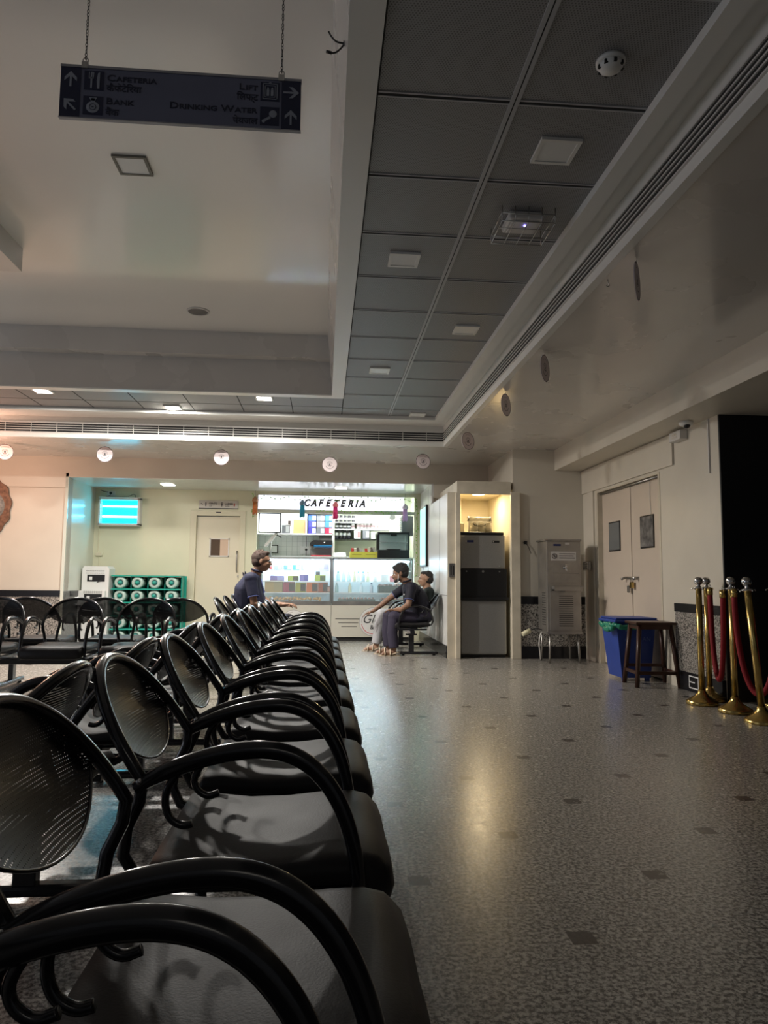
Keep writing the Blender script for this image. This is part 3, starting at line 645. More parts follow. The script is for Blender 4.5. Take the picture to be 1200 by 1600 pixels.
def rope(p0, p1, drop, label, n=26):
    p0, p1 = Vector(p0), Vector(p1)
    t = thing('velvet_rope', label, 'rope', ((p0.x+p1.x)/2, (p0.y+p1.y)/2, min(p0.z, p1.z)-drop), 0, 'red velvet ropes'); o = Vector(t.location)
    pts = bez(p0-o, p0-o+Vector((0, 0, -drop*1.34)), p1-o+Vector((0, 0, -drop*1.34)), p1-o, n)
    b = MB().m(M_ROPE); b.tube(pts, .021, seg=12); b.build('rope', t)
    for p, q in ((pts[0], pts[1]), (pts[-1], pts[-2])):
        d = (Vector(q)-Vector(p)).normalized(); b = MB().m(M_BRASS); b.cyl(Vector(p)-d*.012, Vector(p)+d*.05, .024); b.m(M_CHROME)
        b.tube([Vector(p)-d*.012+Vector((.008*math.cos(a), 0, .012+.012*math.sin(a))) for a in [k*PI/4 for k in range(8)]], .003, seg=5, close=True); b.build('end_hook', t)
rope((3.29, 5.89, .945), (3.16, 5.47, .93), .72, 'red velvet rope looping from the rear left post to the middle brass post')
rope((3.19, 5.36, .94), (3.33, 5.06, .88), .74, 'red rope loop hanging from the middle brass post, bottom at the leaning post')
rope((3.25, 4.93, .90), (3.64, 5.55, .92), .70, 'red rope from the nearest leaning post towards the photo edge')

# silver ornate lamp-like stand in the dark corner
t = thing('ornate_silver_stand', 'ornate silver ribbed stand in the dark corner at the right photo edge', 'ornate stand', (3.86, 5.32, 0))
b = MB().m(M_CHROME); b.lathe([(.10, 0), (.10, .02), (.05, .05), (.03, .10), (.03, .30), (.05, .33)]); b.build('foot', t)
b = MB().m(M_CHROME); prof = []
for k in range(24): z = .33+k*.022; prof += [(.045+.02*math.sin(k*.4), z), (.058+.02*math.sin(k*.4), z+.011)]
b.lathe(prof+[(.03, .87), (.04, .90), (.05, .93), (.035, .96), (.018, .98), (.028, 1.0), (.03, 1.02), (.015, 1.05), (.003, 1.09)]); b.build('ribbed_column', t)
b = MB().m(mat('dark_wood', (.09, .035, .02), .4, var=.2)); b.box(-.3, .3, -.16, .16, .40, .43, .004); b.m(M_STEEL); b.box(-.3, .3, -.165, -.155, .435, .445)
b.m(mat('dark_wood', (.09, .035, .02))); 
for sx in (-.27, .27):
    for sy in (-.13, .13): b.box(sx-.02, sx+.02, sy-.02, sy+.02, 0, .40)
dtag(b, 'low_table', 'low dark wooden table with a light edge behind the stanchions', 'table', loc=(4.16, 5.62, 0))

# ------------------------------------------------------------------ bin and stool
M_BLUE = mat('blue_bin_plastic', (.024, .058, .30), .4, var=.1); M_GBAG = mat('green_bag_plastic', (.02, .22, .14), .35)
t = thing('wheeled_waste_bin', 'blue wheeled waste bin with a lid and green bag rim, behind the wooden stool', 'waste bin', (3.16, 7.31, 0), 0)
b = MB().m(M_BLUE)
def frust(b, x0, x1, y0, y1, z0, X0, X1, Y0, Y1, z1):
    v = [b.b.verts.new(p) for p in ((x0, y0, z0), (x1, y0, z0), (x1, y1, z0), (x0, y1, z0), (X0, Y0, z1), (X1, Y0, z1), (X1, Y1, z1), (X0, Y1, z1))]
    for q in ((3, 2, 1, 0), (4, 5, 6, 7), (0, 1, 5, 4), (1, 2, 6, 5), (2, 3, 7, 6), (3, 0, 4, 7)): b.b.faces.new([v[k] for k in q]).material_index = b.cur
frust(b, -.13, .17, -.17, .17, .03, -.19, .22, -.20, .20, .585)
for sx in (-.10, .14): b.box(sx-.02, sx+.02, -.17, -.13, 0, .05)
b.build('body', t)
b = MB().m(M_BLUE); b.box(-.215, .25, -.22, .22, .585, .615, .01); b.box(-.20, .24, -.21, .21, .615, .635, .012); b.box(-.17, .0, .20, .25, .60, .635, .008); b.build('lid', t)
b = MB().m(M_GBAG)
for k in range(60):
    a = k*2*PI/60; x = max(-.215, min(.25, .28*math.cos(a)+.02)); y = max(-.22, min(.21, .3*math.sin(a)))
    b.sph((x, y, .553+random.uniform(-.014, .012)), .026, (1, 1, random.uniform(.8, 1.4)), u=8, v=6)
for k in range(6): b.sph((-.235+random.uniform(-.012, .01), -.2+.03*k, .53+random.uniform(-.02, .02)), .028, u=8, v=6)
put('bag_rim', fuse(b, 'bag_rim', M_GBAG, .008, 3), t)
for z in (.50, .40, .30):
    b = MB().m(mat('bin_print', (.10, .16, .45), .5)); z0 = z
    b.prism([(-.095, z0), (-.065, z0-.015), (-.075, z0+.02), (-.06, z0+.03), (-.08, z0+.045), (-.10, z0+.02)], -.2015+.03*(.585-z)*1.8, -.19+.03*(.585-z)*1.8)
    b.build('recycling_mark', t)
lettering('LAN', .062, mat('bin_print', (.1, .16, .45)), t, (.05, -.1945, .40))
t = thing('wooden_stool', 'dark brown four legged wooden stool in front of the blue bin', 'stool', (3.19, 6.84, 0), math.radians(-4))
M_WOOD = mat('dark_stool_wood', (.055, .022, .014), .35, var=.3, vscale=6)
b = MB().m(M_WOOD); b.box(-.185, .205, -.15, .17, .590, .615, .006); b.build('seat', t)
for sx, sy in ((-1, -1), (1, -1), (-1, 1), (1, 1)):
    b = MB().m(M_WOOD); b.tube([(sx*.150+.01, sy*.12+.01, .59), (sx*.205+.01, sy*.175+.01, .0)], .0235, seg=4); b.build('leg', t)
for q in ((-.19, -.17, -.15, .17, .12, .15), (.19, .21, -.15, .17, .12, .15), (-.18, .20, -.165, -.145, .12, .15), (-.18, .20, .165, .185, .16, .19)):
    b = MB().m(M_WOOD); b.box(*q); b.build('stretcher', t)
b = MB().m(M_WOOD); b.box(-.15, .17, -.13, -.11, .545, .59); b.box(-.15, .17, .13, .15, .545, .59); b.box(-.15, -.13, -.13, .15, .545, .59); b.box(.15, .17, -.13, .15, .545, .59); b.build('apron', t)

# ------------------------------------------------------------------ wall fittings on the right
t = thing('security_camera', 'white dome security camera under the beam, right of the box', 'security camera', (3.28, 6.18, 2.465))
b = MB().m(M_WHITE); b.lathe([(.062, 0), (.064, -.02), (.055, -.035), (.04, -.045), (.002, -.046)]); b.build('housing', t)
b = MB().m(M_DARK); b.sph((-.005, -.022, -.04), .030, u=16, v=10); b.build('lens', t)
t = thing('junction_box', 'white box with vents fixed high on the right wall under the beam', 'junction box', (XW-.05, 6.53, 2.40))
b = MB().m(M_WHITE2); b.box(-.03, .05, -.11, .11, -.045, .045, .008); b.build('case', t)
b = MB().m(M_WALL); 
for k in (-1, 0, 1): b.box(-.033, -.03, k*.03-.01, k*.03+.01, .0, .02)
b.box(-.033, -.03, -.045, .045, -.02, -.012); b.build('vent', t)
b = MB().m(M_WHITE2); b.box(XW-.014, XW, 6.04, 6.055, 1.97, 2.46); dtag(b, 'cable_conduit', 'thin white conduit running down from the ceiling camera', 'conduit')
b = MB().m(M_WHITE2); b.tube([(XW+.055, 7.35, 2.08), (XW+.053, 7.36, 1.9), (XW+.053, 7.34, 1.72)], .003, seg=5); dtag(b, 'thin_cable', 'thin cable hanging from the door rail to the right hand door window', 'cable')
t = thing('wall_latch_box', 'grey metal latch box on the pilaster left of the double door', 'latch', (XW-.05, 8.98, 1.20))
b = MB().m(M_STEEL); b.box(-.02, .012, -.13, .08, -.055, .055, .004); b.build('plate', t)
b = MB().m(M_CHROME)
for z in (-.03, 0, .03): b.cyl((-.028, -.12, z), (-.028, .05, z), .007, seg=8)
b.build('bar', t)
t = thing('switch_plate', 'metal switch plate on the cream post left of the ice machine', 'switch', (1.655, YB-.004, 1.13))
b = MB().m(M_STEEL); b.box(-.04, .045, -.014, .004, -.09, .09, .004); b.build('plate', t)
b = MB().m(M_BLACK); b.box(-.02, -.008, -.018, -.014, -.06, .06); b.box(.012, .024, -.018, -.014, -.06, .06); b.build('switch', t)

# ------------------------------------------------------------------ water cooler
M_CST = mat('dull_steel', (.40, .385, .36), .40, .85, var=.22, vscale=4)
t = thing('water_cooler', 'dull steel water cooler on a stand between the ice machine and the double door', 'water cooler', (2.965, 8.86, 0), math.radians(0))
b = MB().m(M_CST); b.box(-.215, .215, -.19, .19, .375, 1.50, .006); b.box(-.235, .225, -.205, .20, 1.50, 1.522, .003); b.box(-.225, .225, -.20, .20, .35, .38, .003); b.build('body', t)
b = MB().m(M_CST); b.box(-.185, .195, -.197, -.19, .40, .96, .002); b.m(M_GAP)
for k in range(15): b.box(-.07, .11, -.199, -.196, .45+k*.026, .458+k*.026)
b.build('vent_panel', t)
b = MB().m(M_GAP)
for k in range(14): b.box(-.217, -.215, -.12, .02, .46+k*.03, .468+k*.03)
b.build('side_louvre', t)
b = MB().m(M_CST); b.box(-.14, .19, -.1925, -.19, .985, 1.215, .001); b.m(M_GAP); b.box(-.14, .19, -.194, -.192, 1.098, 1.102); b.build('tap_panel', t)
b = MB().m(M_CST); b.box(-.155, .20, -.29, -.19, .885, .90); b.box(-.155, .20, -.295, -.285, .885, .935); b.box(-.155, -.15, -.29, -.19, .885, .94); b.box(.195, .20, -.29, -.19, .885, .94); b.cyl((-.02, -.25, .885), (-.02, -.25, .865), .018); b.build('drip_tray', t)
b = MB().m(M_CHROME); b.cyl((.015, -.19, 1.165), (.015, -.25, 1.165), .013); b.cyl((.015, -.245, 1.17), (.015, -.25, 1.12), .010); b.cyl((.015, -.24, 1.165), (.015, -.24, 1.20), .012); b.box(-.01, .04, -.247, -.233, 1.198, 1.208, .003); b.cyl((.015, -.19, 1.165), (.015, -.197, 1.165), .026); b.build('tap', t)
b = MB().m(M_WHITE2); b.box(-.16, .155, -.194, -.19, 1.255, 1.365); b.m(M_INK); ring(b, .026, .031, -.1945); b.build('notice_sticker', t)
b = MB().m(M_INK)
for k in range(3): b.box(-.06, .14-.015*(k % 2), -.1952, -.1945, 1.335-k*.026, 1.343-k*.026)
b.tube([(-.12+.03*math.cos(a), -.1955, 1.31+.03*math.sin(a)) for a in [k*PI/10 for k in range(20)]], .004, seg=5, close=True); b.box(-.14, -.10, -.197, -.194, 1.306, 1.314, 0, (0, .8, 0)); b.cyl((-.12, -.196, 1.30), (-.12, -.196, 1.325), .006)
b.build('notice_print', t)
b = MB().m(mat('navy_badge', (.02, .03, .12), .4)); b.box(-.13, -.035, -.193, -.19, 1.435, 1.46); b.m(M_WHITE2); b.box(.02, .075, -.193, -.19, 1.455, 1.48); b.build('badge', t)
for sx, sy in ((-1, -1), (1, -1), (-1, 1), (1, 1)):
    b = MB().m(M_CST); b.cyl((sx*.175, sy*.155, .36), (sx*.19, sy*.17, 0), .014, seg=8); b.build('leg', t)
b = MB().m(M_WHITE2); b.tube([(-.21, .05, .37), (-.26, -.02, .33), (-.285, -.05, .22), (-.27, -.05, .10), (-.25, .0, .03)], .008, smooth_path=2, seg=8); b.build('drain_hose', t)
b = MB().m(mat('yellow_filter', (.7, .66, .45), .4)); b.cyl((-.48, .0, .335), (-.38, .0, .385), .030); b.m(M_BLACK); b.tube([(-.38, .0, .385), (-.30, .03, .41), (-.21, .05, .39)], .006, seg=6, smooth_path=1); b.build('inlet_filter', t)
b = MB().m(M_BLACK); b.tube([(2.70, YB-.03, 1.36), (2.66, YB-.03, 1.46), (2.62, YB-.02, 1.51), (2.60, YB-.01, 1.50)], .004, smooth_path=2, seg=5); b.box(2.61, 2.65, YB-.02, YB, 1.48, 1.52)
dtag(b, 'wall_cable', 'small dark cable on the wall just left of the top of the water cooler', 'cable')

# ------------------------------------------------------------------ ice machine in its nook
M_IST = mat('grey_steel_panel', (.33, .33, .32), .42, .6, var=.08, vscale=90)
t = thing('ice_machine', 'tall grey and black ice machine inside the lit nook', 'ice machine', (2.085, 9.62, 0))
b = MB().m(M_IST); b.box(-.30, .30, -.32, .32, 1.155, 1.60, .012); b.build('ice_maker_head', t)
b = MB().m(M_BLACK); b.box(-.305, .285, -.325, .32, 1.60, 1.64, .01); b.build('lid', t)
b = MB().m(M_BLACK); b.box(-.30, .32, -.335, .32, .745, 1.155, .008); b.box(-.30, .335, -.36, -.33, .745, .785, .006); b.build('bin_door', t)
b = MB().m(M_IST); b.box(-.295, .315, -.325, .32, .04, .745, .02); b.m(M_GAP); b.box(-.27, .30, -.3, .3, 0, .04); b.build('storage_bin', t)
b = MB().m(mat('navy_badge', (.02, .03, .12))); b.box(-.21, -.12, -.323, -.32, 1.50, 1.53); b.m(M_BLACK); b.box(.13, .225, -.323, -.32, 1.50, 1.528); b.m(M_WHITE2); b.box(-.28, -.24, -.323, -.32, 1.58, 1.592); b.box(-.225, -.215, -.3235, -.32, 1.505, 1.525); b.box(.14, .15, -.3235, -.32, 1.505, 1.522); b.build('badge', t)
b = MB().m(M_STEEL)
for x in (-.22, 0, .22): b.cyl((x, -.338, 1.12), (x, -.334, 1.12), .010 if x else .016)
b.sph((.23, -.322, 1.19), .014); b.build('screw', t)
t = thing('water_purifier', 'clear white water filter unit standing on top of the ice machine', 'water filter', (2.10, 9.62, 1.64))
b = MB().m(mat('clear_white_plastic', (.75, .72, .62), .2, trans=.35)); b.cyl((-.14, 0, .20), (.16, 0, .20), .030); b.m(M_STEEL); b.cyl((-.16, 0, .20), (-.13, 0, .20), .034); b.cyl((.15, 0, .20), (.18, 0, .20), .034); b.build('membrane_tube', t)
for x in (-.07, .04, .14):
    b = MB().m(mat('clear_white_plastic', (.75, .72, .62))); b.cyl((x, 0, 0), (x, 0, .13), .045); b.sph((x, 0, .13), .045, (1, 1, .5)); b.build('filter_housing', t)
b = MB().m(M_WHITE2); b.box(-.13, .2, .05, .07, 0, .22); b.m(M_BLACK); b.tube([(-.09, -.05, .14), (-.06, -.06, .10), (.06, -.06, .10), (.09, -.05, .12)], .006, smooth_path=1); b.build('bracket', t)
b = MB().m(M_NOOK); b.box(-.04, .04, -.05, .05, 0, .14, .01); dtag(b, 'plastic_canister', 'pale plastic canister left of the water filter on the ice machine', 'canister', loc=(1.86, 9.66, 1.64))
# ------------------------------------------------------------------ alcove wall items
t = thing('insect_killer_lamp', 'wall mounted insect killer glowing cyan high on the alcove wall', 'insect killer', (-3.28, YC, 2.05))
b = MB().m(M_WHITE2); b.box(-.325, .325, -.15, 0, .19, .235, .004); b.box(-.325, .325, -.15, 0, -.225, -.19, .004); b.box(-.325, -.295, -.15, 0, -.22, .22, .004); b.box(.285, .325, -.15, 0, -.22, .22, .004); b.build('housing', t)
M_CY = mat('cyan_plate_painted_glow', (.02, .35, .45), .4, emit=(0, .55, .85), estr=1.3)  # tube light falling on the back plate is put in as its own emission
b = MB().m(M_CY); b.box(-.295, .285, -.03, -.01, -.19, .19); b.build('back_plate', t)
for z in (.09, -.075):
    b = MB().m(mat('cyan_tube', (.4, .9, 1), .3, emit=(.10, .75, 1.0), estr=11)); b.cyl((-.28, -.07, z), (.27, -.07, z), .016); b.build('uv_tube', t)
b = MB().m(mat('dark_wire', (.02, .05, .06), .4))
for k in range(9): b.cyl((-.295, -.14, -.17+k*.0425), (.285, -.14, -.17+k*.0425), .0016, seg=5)
for x in (-.2, 0, .24): b.cyl((x, -.142, -.19), (x, -.142, .19), .0022, seg=5)
b.build('wire_guard', t)
t = thing('wall_socket', 'white wall socket with a dark plug just above the glowing insect killer', 'socket', (-3.455, YC, 2.355))
b = MB().m(M_WHITE2); b.box(-.065, .065, -.022, 0, -.04, .04, .006); b.build('plate', t); b = MB().m(M_BLACK); b.sph((0, -.035, .005), .022); b.build('plug', t)
b = MB().m(M_BLACK); b.tube([(-3.455, YC-.045, 2.35), (-3.46, YC-.05, 2.31), (-3.56, YC-.04, 2.305), (-3.35, YC-.1, 2.30), (-3.14, YC-.1, 2.30), (-3.08, YC-.1, 2.345), (-3.05, YC-.09, 2.33), (-3.06, YC-.05, 2.29)], .004, smooth_path=2, seg=6); b.tube([(-3.62, YC-.03, 2.41), (-3.56, YC-.03, 2.385), (-3.50, YC-.02, 2.375)], .006, smooth_path=1, seg=6); dtag(b, 'power_cable', 'black power cable looping over the top of the insect killer', 'cable')
t = thing('switch_box', 'small cream switch box on the alcove corner below the insect killer', 'switch box', (-3.60, YC, 1.37))
b = MB().m(M_FR2); b.box(-.055, .055, -.035, 0, -.028, .028, .004); b.build('box', t); b = MB().m(M_FR2); b.box(-.03, -.018, -.016, 0, .028, .98); b.box(-.01, .002, -.014, 0, -.20, -.028); b.build('conduit', t)
t = thing('toilet_sign', 'white toilet direction sign with pictograms above the cream door', 'sign', (-1.735, YC-.002, 2.205))
b = MB().m(mat('sign_plate', (.5, .47, .42), .35)); b.box(-.315, .315, -.02, 0, -.065, .065, .002); b.m(M_BLKST); b.box(-.32, .32, -.022, 0, -.072, -.063); b.build('plate', t)
lettering('GENTS', .042, M_INK, t, (-.155, -.021, -.002), bold=.0015); lettering('LADIES', .042, M_INK, t, (.10, -.021, -.002), bold=.0015)
lettering('पुरुष', .028, M_INK, t, (-.15, -.021, -.04)); lettering('महिला', .028, M_INK, t, (.11, -.021, -.04))
for x in (-.205, .055):
    b = MB().m(M_INK); b.sph((x, -.021, .028), .009, (1, .2, 1)); b.box(x-.012, x+.012, -.0215, -.020, -.005, .018); b.box(x-.007, x+.007, -.0215, -.020, -.035, -.005); b.build('pictogram', t)
b = MB().m(M_INK)
b.box(-.285, -.245, -.0215, -.020, -.001, .005, 0, (0, .7, 0)); b.prism([(-.285, .018), (-.265, .018), (-.285, .0)], -.0215, -.020); b.m(mat('red_ink', (.35, .04, .03), .5)); b.sph((.255, -.021, .015), .008, (1, .2, 1)); b.box(.247, .263, -.0215, -.020, -.03, .008)
b.build('pictogram', t)
b = MB().m(M_INK); 
b.box(-.04, .04, -.001, 0, -.008, .008); dtag(b, 'door_number_plate', 'tiny dark plate on the frame above the cream toilet door', 'plate', loc=(-1.73, YC-.021, 2.075))
# donation kiosks
M_KW = mat('kiosk_white', (.70, .70, .68), .35)
t = thing('forms_kiosk', 'white kiosk with two dark display windows beside the bottle stack', 'kiosk', (-3.47, 11.28, 0))
b = MB().m(M_KW); b.prism([(-.20, 0), (.20, 0), (.20, 1.13), (.17, 1.17), (-.17, 1.17), (-.20, 1.13)], 0, .32); b.box(-.23, .17, -.08, 0, 0, .80, .004); b.build('body', t)
for z, yv, nm in ((.99, -.004, 'top'), (.70, -.084, 'low')):
    b = MB().m(M_DARK); b.box(-.12-.01*(nm == 'low'), .14-.01*(nm == 'low'), yv, yv+.004, z-.055, z+.05); f = b.build('display_window', t)
    b = MB().m(M_KW); b.box(-.09, -.045, yv-.003, yv, z-.03, z+.02); b.m(M_BLACK); b.tube([(.03, yv-.01, z-.07), (.06, yv-.02, z-.05), (.10, yv-.01, z-.03)], .005, seg=5); b.build('paper_slip', f)
    b = MB().m(M_INK)
    for k in range(2):
        for j in range(9): b.box(-.14+j*.031, -.14+j*.031+.022, yv-.001, yv, z+.105-k*.035 if nm == 'top' else z+.085-k*.02, z+.112-k*.035 if nm == 'top' else z+.091-k*.02)
    b.build('faded_print', f)
b = MB().m(M_KW); b.box(-.22, .15, -.16, -.08, .585, .60); b.build('ledge', t)
# crates of water bottles
M_TEAL = mat('teal_crate_plastic', (.015, .33, .25), .35); M_WRAP = mat('clear_bottle_plastic', (.50, .64, .58), .18, trans=.15); M_TEALD = mat('dark_teal_plastic', (.03, .22, .20), .3)  # darker teal serves the bottle necks and the rack's back sheet
rows = 5; cols = 4; RN = ['top', 'second', 'third', 'fourth', 'bottom']; CN = ['leftmost', 'second from left', 'third from left', 'rightmost']
t = thing('bottle_rack', 'teal plastic rack that holds five levels of large water bottles', 'rack', (-2.735, 11.52, 0))
for k in range(rows+1):
    z = 1.025-k*.2035
    b = MB().m(M_TEAL); b.box(-.515, .515, -.20, .22, z-.008, z+.010, .002)
    b.build('shelf', t)
b = MB().m(M_TEALD); b.box(-.50, .50, .215, .225, .02, 1.01); b.build('back_sheet', t)
for x in (-.515, -.2575, 0, .2575, .515):
    b = MB().m(M_TEAL); b.box(x-.008, x+.008, -.02, .22, 0, 1.03); b.box(x-.035, x+.035, .20, .22, 0, 1.03); b.build('divider', t)
bottle0 = thing('water_bottle', 'x', 'bottle', (0, 0, 0), 0, 'large water bottles in the teal rack')
b = MB().m(M_WRAP); b.lathe([(.088, .20), (.092, .19), (.092, .02), (.09, -.0), (.078, -.016), (.055, -.018), (.044, -.012), (.040, .02), (.001, .03)], seg=20, rot=(-PI/2, 0, 0)); b.build('body', bottle0)
b = MB().m(M_TEALD); b.lathe([(.036, .02), (.036, -.02), (.026, -.03), (.001, -.03)], seg=16, rot=(-PI/2, 0, 0)); b.build('neck', bottle0)
b = MB().m(M_TEAL); b.lathe([(.021, -.03), (.021, -.055), (.001, -.056)], seg=14, rot=(-PI/2, 0, 0)); b.build('cap', bottle0)
first = True
for r in range(rows):
    for c in range(cols):
        lb = '%s large water bottle in the %s row of the teal rack' % (CN[c], RN[r]); lo = (-2.735-.386+c*.2575, 11.37, 1.025-.2035*(r+1)+.103)
        if first: bottle0['label'] = lb; bottle0.location = lo; first = False
        else: copy_thing(bottle0, lb, lo)
# left wall mirror-like ornament and lamp glow
t = thing('wall_ornament', 'scalloped brown and grey wall ornament cut by the left photo edge', 'wall ornament', (-4.78, YA+.02, 2.0))
b = MB().m(mat('aged_brown_metal', (.20, .11, .07), .5, .3, var=.5, vscale=22)); 
R = [(.30*(1+.045*math.sin(k*2*PI*11/66))*math.cos(k*2*PI/66), .42*(1+.03*math.sin(k*2*PI*11/66))*math.sin(k*2*PI/66)) for k in range(66)]
b.prism(R, -.04, 0); b.build('scalloped_rim', t)
b = MB().m(mat('grey_carved', (.25, .22, .19), .5, var=.4, vscale=30)); b.lathe([(.22, 0), (.22, .05), (.12, .07), (.001, .075)], rot=(PI/2, 0, 0)); b.build('boss', t)

# ------------------------------------------------------------------ cafeteria
M_CTR = mat('cream_counter_front', (.60, .57, .49), .3); M_RED = mat('red_print', (.6, .04, .06), .4)
t = thing('serving_counter', 'long cream counter with a round printed logo under the glass cases', 'counter', (.25, YC, 0))
b = MB().m(M_CTR); b.box(-1.355, 1.245, 0, .55, .06, .578); b.m(M_GAP); b.box(-1.355, 1.245, .03, .5, 0, .06); b.build('cabinet', t)
b = MB().m(M_GAP); b.box(-.125, -.12, -.002, 0, .06, .58)
for k in range(3): b.box(-.05+.05*k, .345-.02*k, -.003, 0, .352-.062*k, .362-.062*k)
b.build('groove', t)
M_LOGO = mat('logo_white_vinyl', (.72, .70, .68), .4)
def logo(cx, r, parent, side):
    b = MB().m(M_LOGO); b.cyl((cx, -.006, .31), (cx, 0, .31), r, seg=48, smooth=False); b.build('round_sticker', parent)
    b = MB().m(mat('grey_print', (.3, .27, .27), .5)); ring(b, r-.006, r, -.007); ring(b, r*.80, r*.83, -.007, 95, 185); b.m(M_RED); ring(b, r*.82, r*.86, -.0075, 190, 350)
    for v in b.b.verts: v.co.x += cx; v.co.z += .31
    b.build('sticker_ring', parent)
logo(.575, .235, t, 1); logo(-.73, .19, t, 0)
lettering('Glo', .20, M_INK, t, (.385, -.0085, .29), shear=.35); lettering('& Do', .10, M_INK, t, (.52, -.0085, .19), shear=.0, bold=.002)
lettering('Glo', .16, M_RED, t, (-.87, -.0085, .29), shear=.35)
def case(label, x0, x1):
    t = thing('display_case', label, 'display case', (x0, YC, .58), 0, 'lit glass display cases'); w = x1-x0
    b = MB().m(M_STEEL); 
    for x in (0, w-.018): b.box(x, x+.018, 0, .018, 0, .77); b.box(x, x+.018, .46, .478, 0, .77)
    b.box(0, w, 0, .018, .75, .77); b.box(0, w, -.004, .02, 0, .065); b.box(0, w, .46, .478, .75, .77); b.build('frame', t)
    b = MB().m(mat('grey_glass_top', (.30, .33, .33), .1)); b.box(0, w, 0, .48, .768, .778); b.build('top', t)
    b = MB().m(mat('case_inner', (.85, .90, .92), .35)); b.box(.018, w-.018, .462, .474, .02, .75); b.box(.018, w-.018, .02, .46, .0, .045); b.build('back_panel', t)
    for z in (.20, .385, .565):
        b = MB().m(mat('glass_shelf', (.60, .80, .84), .1, alpha=.35)); b.box(.02, w-.02, .08, .455, z-.006, z); b.m(M_ALB); b.box(.02, w-.02, .074, .082, z-.010, z+.002); b.build('shelf', t)
    b = MB().m(M_GLASS); b.box(.018, w-.018, .004, .008, .065, .75); b.build('front_glass', t)
    b = MB().m(mat('case_tube', (.9, .95, 1), .4, emit=(.62, .80, 1), estr=15)); b.cyl((.04, .10, .725), (w-.04, .10, .725), .012); b.build('light_tube', t)
    if x0 < 0: b = MB().m(mat('case_tube', (.9, .95, 1))); b.cyl((.04, .42, .505), (w*.62, .42, .505), .012); b.build('light_tube', t)
    return t
case('left lit glass display case, with boxed goods, behind the man with glasses', -1.05, .125)
case('right lit glass display case, with bottles, behind the man in the purple trousers', .145, 1.47)
def goods(name, label, cat, x, y, z, w, d, h, col, group, col2=None, split=.5, top=None):
    b = MB().m(mat('print_%d_%d_%d' % tuple(int(c*99) for c in col), col, .45)); b.box(-w/2, w/2, -d/2, d/2, 0, h, .003)
    t = thing(name, label, cat, (x, y, z), 0, group); b.build('carton', t)
    if col2:
        c = MB().m(mat('print_%d_%d_%d' % tuple(int(q*99) for q in col2), col2, .45)); c.box(-w/2+w*split, w/2-.004, -d/2-.0015, -d/2, h*.12, h*.88); c.build('label', t)
    return t
PUR, GRN, BRN, ORG, DRK, WHT, YEL = (.22, .17, .42), (.38, .45, .08), (.36, .27, .12), (.55, .16, .05), (.05, .035, .035), (.7, .72, .72), (.62, .58, .08)
yy0 = YC+.20
G1 = 'boxed goods in the left display case'
for x, w, h, c, c2, l in ((-.90, .10, .07, WHT, (.6, .1, .1), 'white and red packet at the left of the top shelf in the left case'), (-.76, .14, .08, (.35, .4, .65), (.55, .6, .75), 'pale blue packet second on the top shelf in the left case'), (-.60, .13, .08, (.15, .35, .6), WHT, 'blue and white packet third on the top shelf in the left case'), (-.46, .11, .09, (.1, .45, .6), WHT, 'turquoise packet fourth on the top shelf in the left case'), (-.35, .06, .10, (.4, .4, .6), WHT, 'small lilac packet right of the turquoise one in the left case'), (0.0, .17, .12, (.55, .50, .75), (.4, .35, .6), 'pale purple box alone at the right end of the left case top shelf')):
    goods('food_box', l, 'box', x, yy0, 1.146, w, .12, h, c, G1, c2)
for x, w, h, c, c2, l in ((-.77, .23, .09, PUR, (.35, .35, .6), 'long purple box on the middle shelf of the left case'), (-.505, .18, .09, GRN, DRK, 'green and black box in the centre of the left case middle shelf'), (-.33, .14, .11, PUR, (.12, .1, .3), 'dark purple box right of the green one on the middle shelf'), (.0-.06, .18, .10, GRN, (.08, .1, .03), 'green box at the right end of the left case middle shelf'), (-.10, .07, .06, DRK, None, 'small dark box standing at the back of the middle shelf')):
    goods('food_box', l, 'box', x, yy0 if 'back' not in l else yy0+.12, .966, w, .12, h if 'back' not in l else .16, c, G1, c2)
for x, w, h, c, c2, l in ((-.82, .29, .195, BRN, (.30, .26, .14), 'plain brown carton at the left of the left case lower shelf'), (-.57, .19, .17, (.30, .05, .09), DRK, 'crimson and black box on the left case lower shelf'), (-.38, .17, .165, (.33, .33, .06), DRK, 'olive and black box on the left case lower shelf'), (-.19, .19, .165, ORG, DRK, 'orange and black box on the left case lower shelf'), (0.0-.01, .16, .165, (.30, .07, .03), DRK, 'rust red box last of the coloured boxes on the lower shelf')):
    goods('food_box', l, 'box', x, yy0-.02, .781, w, .14, h, c, G1, c2)
goods('food_box', 'small black topped box at the right end of the left case lower shelf', 'box', .075+.0, yy0-.04, .785, .07, .10, .10, DRK, G1, (.5, .3, .25), .1)
M_PAST = mat('baked_goods', (.62, .40, .17), .6, var=.3, vscale=30)
PL = ['far left', 'second', 'third', 'fourth', 'fifth', 'right hand']
for k in range(6):
    t = thing('pastry_tray', '%s tray of baked snacks on the floor of the left display case' % PL[k], 'tray', (-.93+.165*k, yy0-.02, .626), 0, 'trays of snacks in the left case')
    b = MB().m(M_ALB); b.box(-.075, .075, -.10, .10, 0, .012, .003); b.build('tray', t)
    b = MB().m(M_PAST)
    for j in range(9): b.sph((-.05+.05*(j % 3)+random.uniform(-.01, .01), -.06+.055*(j//3), .035+random.uniform(0, .03)), .028, (1, 1, .7), u=10, v=6)
    o = b.build('snacks', t); o['kind'] = 'stuff'
